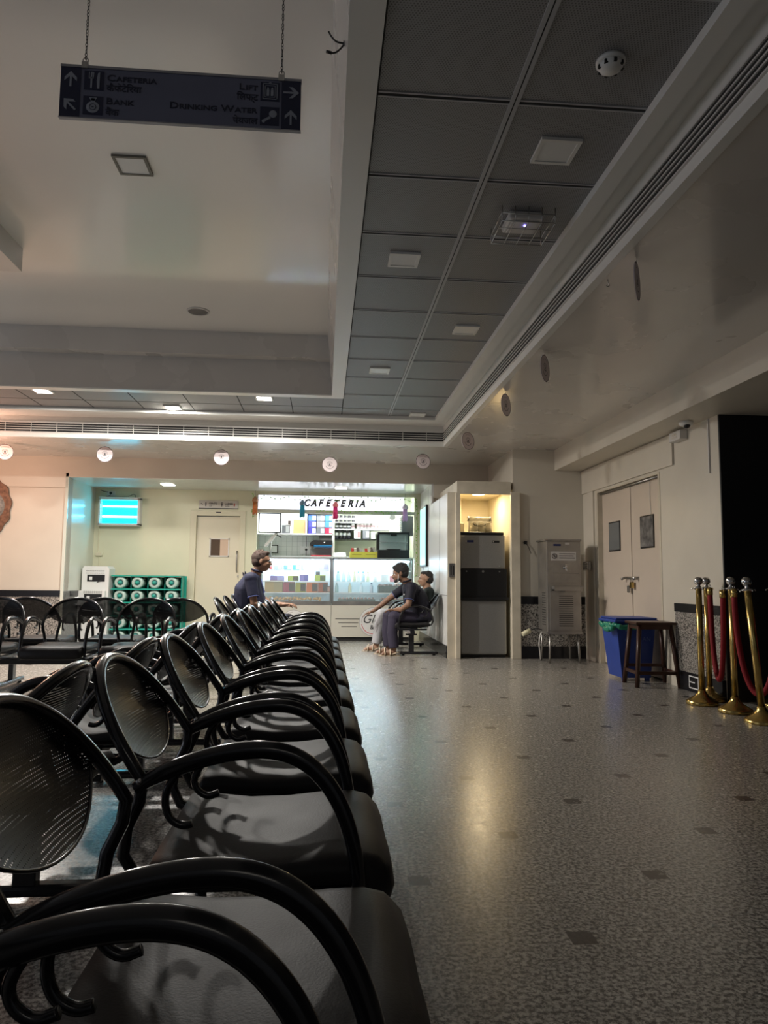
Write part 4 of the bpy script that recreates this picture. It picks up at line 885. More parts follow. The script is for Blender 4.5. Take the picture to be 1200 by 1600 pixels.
# bottles and cups in the right case
b0 = None
GB = 'bottles and cups in the right display case'
ORD = ['first', 'second', 'third', 'fourth', 'fifth', 'sixth', 'seventh', 'eighth', 'ninth', 'tenth']
def bottle(x, z, h, r, col, cap, label):
    t = thing('drink_bottle', label, 'bottle', (x, yy0-.02, z), 0, GB)
    b = MB().m(mat('bott_%d_%d_%d' % tuple(int(c*99) for c in col), col, .2)); b.lathe([(r*.9, 0), (r, .008), (r, h*.62), (r*.45, h*.82), (r*.4, h*.9)], seg=14); b.build('body', t)
    b = MB().m(mat('cap_%d_%d_%d' % tuple(int(c*99) for c in cap), cap, .4)); b.lathe([(r*.48, h*.88), (r*.48, h), (.001, h)], seg=12); b.build('cap', t)
xs = [.24, .33, .42, .51, .58, .66, .74, .86]
for k, x in enumerate(xs):
    bottle(x, .966, .165, .030, [(.55, .75, .78), (.6, .8, .85), (.62, .78, .82), (.75, .7, .5), (.75, .8, .82), (.5, .62, .7), (.7, .66, .45), (.78, .80, .80)][k], [(.1, .35, .3), WHT, WHT, (.8, .7, .3), (.2, .4, .7), (.1, .3, .5), (.6, .5, .2), WHT][k], '%s bottle from the left on the middle shelf of the right case' % ORD[k])
for k, x in enumerate([.22, .44, .63, .80]):
    bottle(x, .781, .165, .029, [(.5, .7, .72), (.7, .68, .5), (.72, .8, .85), (.55, .6, .7)][k], [WHT, WHT, WHT, (.05, .06, .15)][k], '%s bottle from the left on the lower shelf of the right case' % ORD[k])
for x, w, h, c, c2, l in ((1.02, .12, .12, (.75, .72, .7), None, 'white tub beside the bottles on the right case middle shelf'), (1.16, .10, .10, (.72, .25, .28), None, 'red tub on the right case middle shelf'), (1.28, .10, .10, (.65, .3, .3), WHT, 'pink packet at the right of the right case middle shelf')):
    goods('food_box', l, 'box', x, yy0, .966, w, .12, h, c, GB, c2)
M_TR = mat('dark_display_tray', (.10, .11, .10), .4, var=.4, vscale=40)
for x, w, z, l in ((.55, .62, .626, 'wide dark tray on the floor of the right case'), (1.15, .40, .626, 'second dark tray on the floor of the right case'), (1.12, .42, .781, 'dark tray on the lower shelf of the right case')):
    t = thing('food_tray', l, 'tray', (x, yy0, z), 0, 'dark trays in the right case'); b = MB().m(M_TR); b.box(-w/2, w/2, -.12, .12, 0, .05 if z < .7 else .12, .006); b.build('tray', t)
    b = MB().m(mat('pink_sweets', (.6, .4, .36), .5, var=.3, vscale=40))
    for j in range(10): b.sph((-w/2+.03+(w-.06)*j/9, random.uniform(-.08, .05), (.058 if z < .7 else .125)), .022, u=8, v=6)
    o = b.build('sweets', t); o['kind'] = 'stuff'
# shelving in the kitchen
b = MB().m(M_ALB); b.box(-1.22, .165, 13.0, 13.45, 1.80, 1.822); b.box(-.335, -.315, 13.0, 13.45, 1.82, 2.19); b.box(-.335, .165, 13.0, 13.45, 2.18, 2.20); b.box(.14, .165, 13.0, 13.45, 1.3, 2.20)
dtag(b, 'wall_shelf', 'white kitchen shelf unit behind the left display case', 'shelf')
b = MB().m(M_ALB); b.box(.187, .90, 13.05, 13.45, 2.03, 2.045); b.m(M_BLKST); b.box(.187, .95, 13.05, 13.45, 1.725, 1.745); dtag(b, 'wall_shelf', 'dark edged shelf holding paper cups behind the right display case', 'shelf')
GK = 'cartons on the kitchen shelf'
for x, w, h, c, c2, l in ((-.99, .10, .16, (.45, .38, .40), (.15, .15, .17), 'grey packet just right of the hanging screen'), (-.87, .15, .13, (.12, .12, .13), (.35, .35, .37), 'black packet third along the kitchen shelf'), (-.70, .14, .15, (.10, .10, .11), (.3, .3, .3), 'black box left of the orange carton'), (-.66, .09, .09, (.5, .45, .42), DRK, 'small packet stacked on top of the black box'), (-.46, .21, .25, (.72, .36, .16), None, 'plain orange carton on the kitchen shelf')):
    goods('carton', l, 'carton', x, 13.15, 1.823 if 'top' not in l else 1.975, w, .2, h, c, GK, c2)
cols_ = [((.10, .22, .62), WHT), ((.30, .30, .33), WHT), ((.15, .45, .75), WHT), ((.10, .10, .45), (.6, .6, .8)), ((.35, .33, .35), WHT), ((.12, .35, .7), WHT), ((.08, .07, .4), WHT), ((.2, .2, .22), (.6, .6, .7)), ((.65, .05, .12), WHT)]
P3 = ['bottom', 'middle', 'top']; Q3 = ['left', 'centre', 'right']
for r in range(3):
    for c in range(3):
        cc = cols_[(2-r)*3+c]; goods('drink_carton', '%s %s box in the shelf compartment of blue and grey boxes' % (P3[r], Q3[c]), 'box', -.225+.155*c, 13.12, 1.823+.115*r, .145, .2, .11, cc[0], 'blue and grey boxes in the shelf compartment', cc[1])
# stacks of paper cups
M_CUPW = mat('cup_white', (.75, .73, .70), .5); M_CUPB = mat('cup_dark', (.05, .045, .05), .5)
def cups(x, z, n, dark, label):
    t = thing('paper_cup_stack', label, 'cup stack', (x, 13.15, z), 0, 'stacks of paper cups')
    b = MB().m(M_CUPB if dark else M_CUPW); pr = [(.026, 0)]
    for k in range(n): pr += [(.030, .01+k*.018), (.034, .022+k*.018), (.031, .024+k*.018)]
    b.lathe(pr, seg=12); b.build('cups', t)
    b = MB().m(M_CUPW if dark else mat('cup_print', (.5, .3, .3))); h = pr[-1][1]; b.lathe([(.0345, h*.35), (.035, h*.36), (.035, h*.62), (.0345, h*.63)], seg=12); b.build('print_band', t)
for r, (z, n) in enumerate(((1.745, 9), (1.92, 8), (2.045, 7))):
    for k in range(5 if r else 4):
        cups(.225+.075*k, z if r != 1 else 1.925, n if r != 1 else 5, r != 1 or k < 4, 'stack of dark paper cups %s from left in the %s row behind the counter' % (ORD[k], P3[r]))
for k in range(8): cups(.62+.065*k, 1.925, 6, False, 'stack of pale paper cups %s along the middle row to the right' % ORD[k])
b = MB().m(M_ALB); b.box(.187, 1.2, 13.05, 13.40, 1.905, 1.92); dtag(b, 'wall_shelf', 'thin white middle shelf under the pale paper cups', 'shelf')
goods('carton', 'white box with red print among the lower paper cups', 'carton', .60, 13.1, 1.746, .12, .1, .15, WHT, GK, (.7, .3, .3)); goods('carton', 'grey box with white print at the right of the lower paper cups', 'carton', .76, 13.1, 1.746, .12, .1, .15, (.22, .22, .24), GK, WHT); goods('carton', 'white box at the right end of the lower cup shelf', 'carton', .89, 13.1, 1.746, .08, .1, .12, WHT, GK)
# back counter
b = MB().m(M_ALB); b.box(-1.21, 1.61, 12.6, 12.94, 1.36, 1.40); b.m(mat('kitchen_grey', (.35, .36, .36), .4)); b.box(-1.21, 1.61, 12.7, 12.94, 0, 1.36); dtag(b, 'back_counter', 'white back counter inside the kitchen behind the glass cases', 'counter')
t = thing('cooker_hood', 'steel cooker hood with a dark blue glass visor above the back counter', 'cooker hood', (-.02, 13.2, 1.57))
b = MB().m(M_BLACK); b.prism([(-.24, .045), (.16, .045), (.16, .13), (-.17, .13), (-.24, .08)], -.25, .2); b.build('body', t)
b = MB().m(mat('blue_glass', (.02, .12, .25), .1)); b.box(-.17, .16, -.27, .2, 0, .045, .01); b.build('visor', t)
b = MB().m(M_IST); b.box(-.08, .16, .0, .2, .13, .235); b.build('duct', t)
b = MB().m(M_WHITE); b.sph((.02, -.255, .088), .012); b.build('button', t)
b = MB().m(mat('steel_splash', (.33, .34, .34), .35, .5)); b.box(-.26, .14, 0, .02, -.17, .0); dtag(b, 'steel_splashback', 'steel splashback panel under the cooker hood', 'splashback', loc=(0, 13.42, 1.57))
b = MB().m(M_RED); b.box(-.18, .17, -.1, .1, 0, .02, .004); dtag(b, 'red_tray', 'flat red tray on the back counter under the cooker hood', 'tray', loc=(-.05, 12.75, 1.40))
t = thing('wall_socket', 'large white socket with a black plug on the kitchen tiles', 'socket', (-.335, 13.45, 1.535)); b = MB().m(M_ALB); b.box(-.11, .11, -.02, 0, -.07, .07, .004); b.build('plate', t); b = MB().m(M_BLACK); b.sph((0, -.03, .015), .022); b.tube([(0, -.03, 0), (0, -.03, -.10)], .006); b.tube([(0, -.018, .07), (0, -.018, .26)], .005); b.build('plug', t)
t = thing('framed_notice', 'small black framed notice on the kitchen tiles beside the man with glasses', 'framed notice', (-.935, 13.44, 1.55)); b = MB().m(M_BLACK); b.box(-.08, .08, -.02, 0, -.075, .075); b.build('frame', t); b = MB().m(M_ALB); b.box(-.062, .062, -.023, -.02, -.06, .06); b.build('paper', t)
# screens and lightbox
M_SCR = mat('lit_screen', (.9, .9, .95), .3, emit=(.86, .93, 1), estr=2.2)
t = thing('menu_screen', 'white lit screen in a black frame at the top left of the cafeteria hatch', 'screen', (-.905, 11.95, 1.925)); b = MB().m(M_BLACK); b.box(-.185, .185, -.02, .02, -.165, .165, .004); b.build('frame', t); b = MB().m(M_SCR); b.box(-.165, .165, -.023, -.02, -.145, .145); b.build('screen', t)
b = MB().m(mat('screen_text', (.3, .3, .5), .5)); b.box(-.14, .02, -.0245, -.023, -.12, -.112); b.box(-.13, .03, -.0245, -.023, -.105, -.10); b.build('text_bar', t)
t = thing('pos_terminal', 'grey tilted till screen below the menu screen', 'till', (-.80, 12.12, 1.36)); b = MB().m(M_WHITE2); b.prism([(-.20, .19), (-.16, .17), (.02, .40), (.0, .42)], -.12, .12); b.build('screen_panel', t); b = MB().m(M_BLACK); b.tube([(-.02, 0, .38), (.04, 0, .36), (.08, 0, .33)], .010); b.m(M_STEEL); b.cyl((-.10, .02, 0), (-.10, .02, .25), .02); b.build('stand', t)
b = MB().m(M_LIT); 
t = thing('cafeteria_sign', 'long white lightbox sign reading CAFETERIA above the hatch', 'sign', (.115, YC-.02, 2.255)); b = MB().m(M_ALB); b.box(-1.215, 1.215, 0, .12, -.12, .125, .004); b.build('lightbox', t); b = MB().m(mat('sign_face', (.85, .84, .9), .4, emit=(.84, .87, 1), estr=1.0)); b.box(-1.205, 1.205, -.004, 0, -.112, .117); b.build('face', t)
me = text_mesh('CAFETERIA', .168, M_INK, bold=.004, shear=.30, ext=.002)
x = 0
for i, ch in enumerate('CAFETERIA'):
    me = text_mesh(ch, .160, M_INK, bold=.008, shear=.30, ext=.002, sx=.86); put('lettering', me, t, (-.47+x, -.006, -.052), (PI/2, 0, 0)); x += (.072 if ch == 'I' else .122)
b = MB().m(mat('grey_header', (.45, .46, .38), .5)); b.box(-1.11, 1.50, YC+.0, YC+.10, 2.085, 2.135); struct(b, 'trim_12')
M_LEAFG = mat('garland_leaf', (.25, .50, .08), .5, var=.3)
def garland(pts, label, step=.035):
    b = MB().m(M_LEAFG); 
    for p, q in zip(pts, pts[1:]):
        p, q = Vector(p), Vector(q); n = max(1, int((q-p).length/step))
        b.tube([p, q], .003, seg=5)
        for k in range(n):
            c = p.lerp(q, (k+.5)/n)+Vector((random.uniform(-.02, .02), random.uniform(-.012, 0), random.uniform(-.02, .02))); b.sph(c, .015, (1, .25, .6), (0, random.uniform(-1.5, 1.5), 0), u=6, v=4)
    o = dtag(b, 'leaf_garland', label, 'garland', 'green leaf garlands')
    return o
garland([(1.545, YC-.02, 2.36-.13*k/1.0+random.uniform(-.01, .01)) if k else (1.50, YC-.02, 2.38) for k in range(11)], 'green leaf garland hanging down the wall right of the hatch')
garland([(-1.18, YC-.02, 2.40), (-1.15, YC-.03, 2.30), (-1.17, YC-.03, 2.12), (-1.18, YC-.03, 2.00)], 'green leaf garland hanging at the left end of the sign')
garland([(-1.10+.16*k, YC-.035, 2.335+(.03 if k % 2 else -.05)*(1 if k < 5 else .9)) for k in range(17)], 'green leaf garland trailing along the front of the white sign', .06)
garland([(-.15+.15*k, YC-.03, 2.11+(.015 if k % 2 else -.01)) for k in range(10)], 'thin green garland along the grey strip under the sign', .05)
def lantern(x, z, col, top, label):
    t = thing('paper_lantern', label, 'lantern', (x, YC-.06, z), 0, 'tasselled paper lanterns')
    M1 = mat('lantern_%d_%d' % (col[0]*99, col[2]*99), col, .5); b = MB().m(mat('lantop_%d_%d' % (top[0]*99, top[2]*99), top, .5)); b.lathe([(.012, .10), (.045, .06), (.05, .03), (.03, .0)], seg=6); b.build('body', t)
    b = MB().m(M1)
    for k in range(14):
        a = k*2*PI/14; b.tube([(.028*math.cos(a), .028*math.sin(a), .01), (.036*math.cos(a), .036*math.sin(a), -.17-.012*(k % 3))], .0075, seg=5)
    b.build('tassel', t); b = MB().m(M_INK); b.cyl((0, 0, .10), (0, 0, 2.44-z), .0015, seg=4); b.build('string', t)
lantern(-.37, 2.20, (.02, .28, .42), (.15, .25, .35), 'teal tasselled lantern over the first letter of the sign'); lantern(.175, 2.18, (.65, .02, .16), (.75, .2, .2), 'crimson tasselled lantern over the middle of the sign')
lantern(-1.14, 2.24, (.55, .16, .04), (.45, .2, .1), 'orange tasselled lantern at the left end of the sign'); lantern(1.335, 2.16, (.55, .32, .60), (.6, .5, .6), 'pale purple tasselled lantern at the right end of the sign')
t = thing('wall_fan_unit', 'grey ribbed unit at the upper right of the cafeteria hatch', 'ventilation unit', (1.40, 12.3, 1.94)); b = MB().m(mat('grey_blue_metal', (.18, .20, .24), .4)); b.box(-.07, .12, -.1, .1, -.18, .16); b.build('case', t); b = MB().m(M_ALB); 
for k in range(8): b.box(-.10, -.07, -.09, .09, -.15+.038*k, -.135+.038*k)
b.build('fin', t)
b = MB().m(M_ALB); b.cyl((0, 0, 0), (0, -.12, -.02), .05); b.box(-.06, .06, 0, .05, -.02, .09); dtag(b, 'dome_camera', 'white camera under the ceiling at the right inside the cafeteria', 'camera', loc=(1.17, 12.4, 2.10))
b = MB().m(mat('case_tube', (.9, .95, 1))); b.cyl((-.6, 0, 0), (.5, 0, 0), .014); dtag(b, 'strip_light', 'thin strip light high inside the kitchen', 'strip light', loc=(.55, 12.7, 2.20))
# heated display on the counter
t = thing('heated_display', 'black framed heated glass display on top of the right case', 'food warmer', (1.16, 12.07, 1.36))
b = MB().m(M_BLACK); b.box(-.265, .265, -.15, .15, 0, .14, .008); b.box(-.27, .27, -.155, .155, .40, .44, .008)
for sx in (-.255, .255):
    for sy in (-.14, .14): b.box(sx-.015, sx+.015, sy-.01, sy+.01, .14, .40)
b.build('frame', t); b = MB().m(M_GLASS); b.box(-.24, .24, -.146, -.143, .14, .40); b.build('glass_front', t)
b = MB().m(M_STEEL); b.box(-.24, .24, -.12, .12, .27, .276); b.build('shelf', t); b = MB().m(mat('warmer_inner', (.42, .47, .45), .4)); b.box(-.24, .24, .13, .14, .14, .40); b.build('back_panel', t)
b = MB().m(M_BLACK); b.prism([(-.10, .14), (.10, .14), (.13, .155), (-.13, .155)], -.15, -.10); b.box(-.05, .05, -.158, -.15, .37, .40); b.build('handle', t)
GY = 'yellow snack trays on the counter'
for x, l in ((.575, 'left yellow open box of snacks on top of the right case'), (.805, 'right yellow open box of snacks beside the food warmer')):
    t = thing('snack_box', l, 'box', (x-.03, 12.06, 1.362), 0, GY); b = MB().m(mat('yellow_card', YEL, .5)); b.box(-.115, .115, -.10, .10, 0, .10, .002); b.build('box', t)
    lettering('Snacks', .04, mat('brown_print', (.25, .2, .03), .5), t, (-.07, -.102, .035)) if False else None
    b = MB().m(mat('brown_print', (.25, .2, .03), .5)); b.box(-.08, .08, -.1015, -.10, .05, .058); b.build('print_line', t)
    b = MB()
    for j in range(12): b.m(mat('pk%d' % (j % 4), [(.5, .05, .04), (.65, .6, .5), (.15, .12, .1), (.4, .4, .35)][j % 4], .4)); b.box(-.09+.045*(j % 4), -.05+.045*(j % 4), -.08+.05*(j//4), -.05+.05*(j//4), .09, .13+random.uniform(0, .05), 0, (random.uniform(-.3, .3), random.uniform(-.3, .3), 0))
    b.build('packets', t)
goods('white_box', 'plain white box at the left of the yellow snack boxes', 'box', .28, 12.9, 1.40, .22, .12, .08, WHT, None)
# teal lit poster on the alcove side wall
t = thing('lit_poster', 'tall teal lit poster frame on the white panel right of the hatch', 'poster', (XS, 11.30, 1.70)); b = MB().m(M_BLACK); b.box(-.035, -.0, -.33, .33, -.49, .47, .004); b.build('frame', t); b = MB().m(mat('teal_lit', (.3, .8, .75), .4, emit=(.35, .85, .80), estr=.8)); b.box(-.038, -.035, -.30, .30, -.46, .44); b.build('poster', t)
b = MB().m(M_INK); b.tube([(XS-.02, 11.30, 1.20), (XS-.03, 11.33, 1.12), (XS-.08, 11.55, 1.05), (XS-.1, 11.8, 1.06)], .003, smooth_path=2, seg=5); dtag(b, 'thin_cable', 'thin dark cable drooping below the teal lit poster', 'cable')
b = MB().m(M_WHITE2); b.box(-.02, 0, -.06, .06, -.05, .05); dtag(b, 'small_wall_box', 'small grey green box on the wall edge above the white panel', 'box', loc=(XS+.0, 10.52, 2.20))
# ------------------------------------------------------------------ people
def chain(b, keys, n=7):
    """keys: (x,y,z, rx,ry,rz) ellipsoids blended along a line"""
    for p, q in zip(keys, keys[1:]):
        for k in range(n+1):
            t = k/n; v = [p[i]*(1-t)+q[i]*t for i in range(6)]
            b.sph(v[:3], 1, v[3:], u=16, v=10)
def limb(b, pts, rad):
    b.tube(pts, rad, seg=14)
    for p, r in zip(pts, rad): b.sph(p, r, u=14, v=10)
def hand(b, wrist, fwd, nrm, side, curl=.35, spread=.16):
    """palm, four unequal bent fingers, thumb leaving the side of the palm"""
    w, f, n = Vector(wrist), Vector(fwd).normalized(), Vector(nrm).normalized()
    s = f.cross(n).normalized()*side
    for k in range(5): b.sph(w+f*(.012+.018*k), .018, (1, 1, 1), u=10, v=8)
    for k in (-1, 0, 1): b.tube([w+f*.02+s*.010*k, w+f*.088+s*.024*k], .0135, seg=8); b.sph(w+f*.088+s*.024*k, .0135, u=8, v=6)
    for i, L in enumerate((.070, .080, .075, .058)):
        base = w+f*.086+s*(.033-.022*i); d = (f+s*(spread*(1.5-i)*.55)).normalized(); p = base; pts = [base-d*.01, base]; a = 0
        for seg in (.45, .32, .23):
            a += curl; dd = d*math.cos(a)-n*math.sin(a); p = p+dd*L*seg; pts.append(p)
        b.tube(pts, [.0092, .0088, .008, .0073, .006], seg=8); b.sph(pts[-1], .006, u=8, v=6)
    base = w+f*.030+s*.020; p1 = base+(f*.55+s*.75-n*.2).normalized()*.036; p2 = p1+(f*.85+s*.35-n*.35).normalized()*.030; p3 = p2+(f*.95-n*.3).normalized()*.022
    b.tube([base, p1, p2, p3], [.013, .0105, .0095, .0075], seg=8); b.sph(p3, .0075, u=8, v=6)
def head_parts(b, c, tilt, s=1.0, nose=1.0):
    R = Euler((0, tilt, 0)).to_matrix(); c = Vector(c); P = lambda x, y, z: c+R@(Vector((x, y, z))*s)
    def e(x, y, z, rx, ry, rz, u=18, v=12): b.sph(P(x, y, z), s, (rx, ry, rz), (0, tilt, 0), u, v)
    e(-.012, 0, .030, .098, .077, .086, 24, 16); e(.018, 0, -.030, .072, .062, .080); e(.040, 0, -.078, .036, .036, .028); e(.0, .0, -.06, .055, .054, .045)
    e(.070, 0, .022, .022, .050, .013); e(.066, .028, -.022, .022, .022, .020); e(.066, -.028, -.022, .022, .022, .020)
    b.tube([P(.082, 0, .012), P(.096, 0, -.008), P(.108*nose, 0, -.026)], [.008*s, .009*s, .0115*s], seg=8); b.sph(P(.106*nose, 0, -.028), .0125*s, u=10, v=8)
    for sy in (-1, 1): b.sph(P(.097, sy*.011, -.031), .0085*s, u=8, v=6)
    e(.086, 0, -.053, .012, .023, .0055); e(.084, 0, -.064, .012, .020, .0065); e(.075, 0, -.058, .016, .028, .016)
    for sy in (-1, 1):
        b.sph(P(-.006, sy*.079, .0), s, (.018, .008, .030), (0, tilt, sy*.3), 12, 8); b.sph(P(-.002, sy*.083, -.004), s, (.010, .007, .018), (0, tilt, 0), 10, 6)
    return P
def make_person(label, loc, rz, cfg):
    t = thing('person', label, 'person', loc, rz)
    sk = mat('skin_'+cfg['id'], cfg['skin'], .5, bump=.1, bscale=90); sc = cfg.get('hs', 1.0)
    b = MB().m(sk); P = head_parts(b, cfg['head'], cfg['tilt'], sc, cfg.get('nose', 1))
    nk = cfg['neck']; hd = Vector(cfg['head']); b.tube([nk, hd+Vector((-.015, 0, -.05))], [.058, .052], seg=14); b.sph(nk, .06)
    chain(b, [tuple(k[:3])+tuple(v*.86 for v in k[3:]) for k in cfg['torso']])
    for A in cfg['arms']:
        limb(b, A['p'], [.050, .042, .036, .026])
        hand(b, A['p'][-1], A['f'], A['n'], A['s'], A.get('curl', .35))
    for L in cfg['legs']:
        limb(b, L['p'], [.085, .058, .050, .036]); a = Vector(L['p'][-1]); b.tube([a+Vector((-.03, 0, -.045)), a+Vector((.06, 0, -.052)), a+Vector((.15, 0, -.065))], [.034, .036, .024], seg=10)
        for k in range(5): b.sph(a+Vector((.168-.006*abs(k-1), (-.026+.013*k), -.068)), .0105, (1.5, 1, .8), u=8, v=6)
    me = fuse(b, 'body', sk, .0062, 3); body = put('body', me, t)
    # face details
    eye = mat('dark_eye', (.03, .02, .015), .2)
    for sy in (-1, 1):
        b = MB().m(M_ALB); b.sph(P(.073, sy*.031, .004), .0115*sc, (.8, 1.1, .75), u=12, v=8); b.m(eye); b.sph(P(.0795, sy*.031, .004), .0062*sc, (.6, 1, 1), u=8, v=6); b.build('eye', body)
    b = MB().m(mat('hair_'+cfg['id'], cfg['hair'], .65, bump=.8, bscale=220))
    for sy in (-1, 1): b.tube([P(.088, sy*.014, .021), P(.089, sy*.030, .025), P(.076, sy*.046, .020)], [.0028*sc, .0034*sc, .002*sc], seg=6)
    b.build('eyebrow', body)
    hb = MB().m(MATS['hair_'+cfg['id']]); h = cfg.get('hv', 1.0)
    def e(x, y, z, rx, ry, rz): hb.sph(P(x, y, z), sc, (rx, ry, rz), (0, cfg['tilt'], 0), 22, 14)
    e(-.024, 0, .046, .097*h, .083*h, .084*h); e(-.050, 0, .0, .066, .078, .070); e(.018, 0, .090, .064*h, .062*h, .030*h); e(-.03, .0, -.025, .062, .070, .045)
    for q in cfg.get('tuft', ()): hb.sph(P(*q), .022*sc, u=10, v=8)
    for k in range(46):
        a, g = random.uniform(0, 2*PI), random.uniform(.15, 1.25); hb.sph(P(-.024+.093*h*math.cos(a)*math.sin(g), .080*h*math.sin(a)*math.sin(g), .046+.082*h*math.cos(g)), .012*sc, u=6, v=5)
    put('hair', fuse(hb, 'hair', MATS['hair_'+cfg['id']], .006, 2), body)
    if cfg.get('beard'):
        b = MB().m(MATS['hair_'+cfg['id']])
        for k in range(15):
            a = -1.35+2.7*k/14; b.sph(P(.020+.060*math.cos(a), .064*math.sin(a), -.066-.020*math.cos(a)), .0155*sc, (1, 1, 1.3), u=8, v=6)
        b.tube([P(.094, -.024, -.046), P(.102, 0, -.043), P(.094, .024, -.046)], .0055*sc, seg=6)
        for k in range(5): b.sph(P(.070, -.02+.01*k, -.090), .014*sc, u=8, v=6)
        put('beard', fuse(b, 'beard', MATS['hair_'+cfg['id']], .005, 2), body)
    # shirt with short sleeves
    sm = mat('shirt_'+cfg['id'], cfg['shirt'], .75, bump=.5, bscale=9, var=.12, vscale=10); b = MB().m(sm)
    chain(b, cfg['torso']); b.sph((cfg['torso'][0][0]-.01, 0, cfg['torso'][0][2]-.045), 1, (cfg['torso'][0][3]*1.04, cfg['torso'][0][4]*1.06, .09))
    for A in cfg['arms']:
        p0, p1 = Vector(A['p'][0]), Vector(A['p'][1]); d = p1-p0; q = A.get('sl', .68); b.tube([p0-d*.05, p0+d*.3, p0+d*q], [.072, .066, .062], seg=18); b.sph(p0, .075)
    for k in range(26):
        a = random.choice(cfg['torso']); g = random.uniform(0, 2*PI); b.sph((a[0]+a[3]*.93*math.cos(g), a[1]+a[4]*.93*math.sin(g), a[2]+random.uniform(-.06, .06)), .022, (.6, .6, 2.4), (random.uniform(-.5, .5), random.uniform(-.5, .5), 0), u=8, v=6)
    shirt = put('shirt', fuse(b, 'shirt', sm, .008, 4), t)
    for A in cfg['arms']:
        p0, p1 = Vector(A['p'][0]), Vector(A['p'][1]); d = p1-p0; q = A.get('sl', .68)
        if cfg.get('cuff'):
            b = MB().m(mat('cuff_piping', cfg['cuff'], .6)); u = d.normalized(); a = u.orthogonal().normalized(); c = u.cross(a); cc = p0+d*(q+.005)
            b.tube([cc+(a*math.cos(k*PI/9)+c*math.sin(k*PI/9))*.0625 for k in range(18)], .0045, seg=6, close=True); b.build('cuff', shirt)
    if cfg.get('collar'):
        b = MB().m(sm); n0 = Vector(nk)
        pts = [n0+Vector((.058*math.cos(a)+.008, .066*math.sin(a), .022-.018*math.cos(a))) for a in [k*2*PI/16 for k in range(16)]]; b.tube(pts, .012, seg=8, close=True); b.build('collar', shirt)
    # trousers
    tm = mat('trousers_'+cfg['id'], cfg['pants'], .8, bump=.5, bscale=8, var=.15, vscale=9); b = MB().m(tm)
    pv = cfg['torso'][0]; chain(b, [(pv[0]-.02, 0, pv[2]-.03, pv[3]*1.0, pv[4]*1.02, .095), (pv[0], 0, pv[2]+.05, pv[3]*.95, pv[4]*.98, .08)], 3)
    for L in cfg['legs']:
        p = [Vector(q) for q in L['p']]; w = cfg.get('wide', 1); r = [.100, .078*w, .074*w, .068*w, .066*w]
        a = p[3]+Vector((0, 0, .012)); seg = [p[0], p[1], p[1].lerp(p[2], .2), p[2], a]
        limb(b, seg[:3], r[:3]); b.tube(seg[2:], r[2:], seg=16); b.sph(p[2], r[3])
        for k in range(8): q = p[1].lerp(a, random.uniform(.1, .9)); g = random.uniform(0, 2*PI); b.sph(q+Vector((.055*math.cos(g), .055*math.sin(g), 0)), .02, (.7, .7, 3), (random.uniform(-.25, .25), random.uniform(-.25, .25), 0), u=8, v=6)
    put('trousers', fuse(b, 'trousers', tm, .009, 4), t)
    for L in cfg['legs']:
        a = Vector(L['p'][-1]); cm = mat('shoe_'+cfg['id'], cfg['shoe'], .6); b = MB().m(cm); z = -a.z
        sole = [(-.085, -.030), (-.06, -.044), (0, -.045), (.10, -.052), (.17, -.047), (.20, -.02), (.20, .02), (.17, .047), (.10, .052), (0, .045), (-.06, .044), (-.085, .030)]
        b.prism([(x+a.x, y+a.y) for x, y in sole], .002, a.z-.082, 'xy')
        b.prism([(x+a.x, y+a.y) for x, y in sole], .0, .006, 'xy')
        for x0 in (.05, .12): b.tube([(a.x+x0, a.y+.052*math.cos(g), (a.z-.085)+.060*math.sin(g)) for g in [k*PI/8 for k in range(9)]], .026 if x0 < .1 else .02, seg=8, flat=.35)
        b.tube([(a.x+.03, a.y-.048, a.z-.07), (a.x-.03, a.y-.05, a.z-.05), (a.x-.085, a.y, a.z-.04), (a.x-.03, a.y+.05, a.z-.05), (a.x+.03, a.y+.048, a.z-.07)], .007, seg=6)
        b.build('sandal', t)
    return t, body, shirt, P
# man in navy shirt with glasses, left, facing right
t, body, shirt, P = make_person('seated person at the left in a navy short sleeved shirt and glasses', (-.86, 8.32, 0), 0, dict(id='glasses_man', skin=(.30, .17, .11), hair=(.045, .022, .014), shirt=(.009, .011, .036), pants=(.03, .03, .05), shoe=(.12, .09, .07), cuff=(.09, .12, .32), collar=True,
    head=(.150, 0, 1.195), tilt=.02, hs=1.02, neck=(.085, 0, 1.07), tuft=[(.062, 0, .098), (.050, .03, .10), (.05, -.03, .098)],
    torso=[(-.01, 0, .56, .17, .19, .12), (.02, 0, .72, .185, .20, .12), (.0, 0, .88, .155, .20, .11), (.04, 0, 1.00, .10, .20, .075)],
    arms=[dict(p=[(.05, -.215, 1.0), (.10, -.275, .72), (.24, -.26, .685), (.38, -.20, .71)], f=(1, .25, .1), n=(0, 0, 1), s=-1, curl=.4, sl=.72), dict(p=[(.05, .215, 1.0), (.14, .275, .76), (.28, .24, .70), (.42, .14, .70)], f=(1, -.35, .05), n=(0, 0, 1), s=1, curl=.4, sl=.72)],
    legs=[dict(p=[(.02, -.10, .53), (.44, -.15, .52), (.44, -.15, .30), (.40, -.14, .092)]), dict(p=[(.02, .10, .53), (.46, .15, .52), (.47, .15, .30), (.46, .14, .092)])]))
b = MB().m(M_BLACK)
for sy in (-1, 1): b.tube([P(.100, sy*(.031+.019*math.cos(a)), .002+.014*math.sin(a)) for a in [k*PI/7 for k in range(14)]], .0018, seg=5, close=True); b.tube([P(.098, sy*.050, .006), P(.05, sy*.074, .008), P(-.004, sy*.086, .006)], .0018, seg=5)
b.tube([P(.100, -.012, .004), P(.103, 0, .007), P(.100, .012, .004)], .0018, seg=5); tag(b.build('spectacles', t), None, None) if False else b.build('spectacles', t)
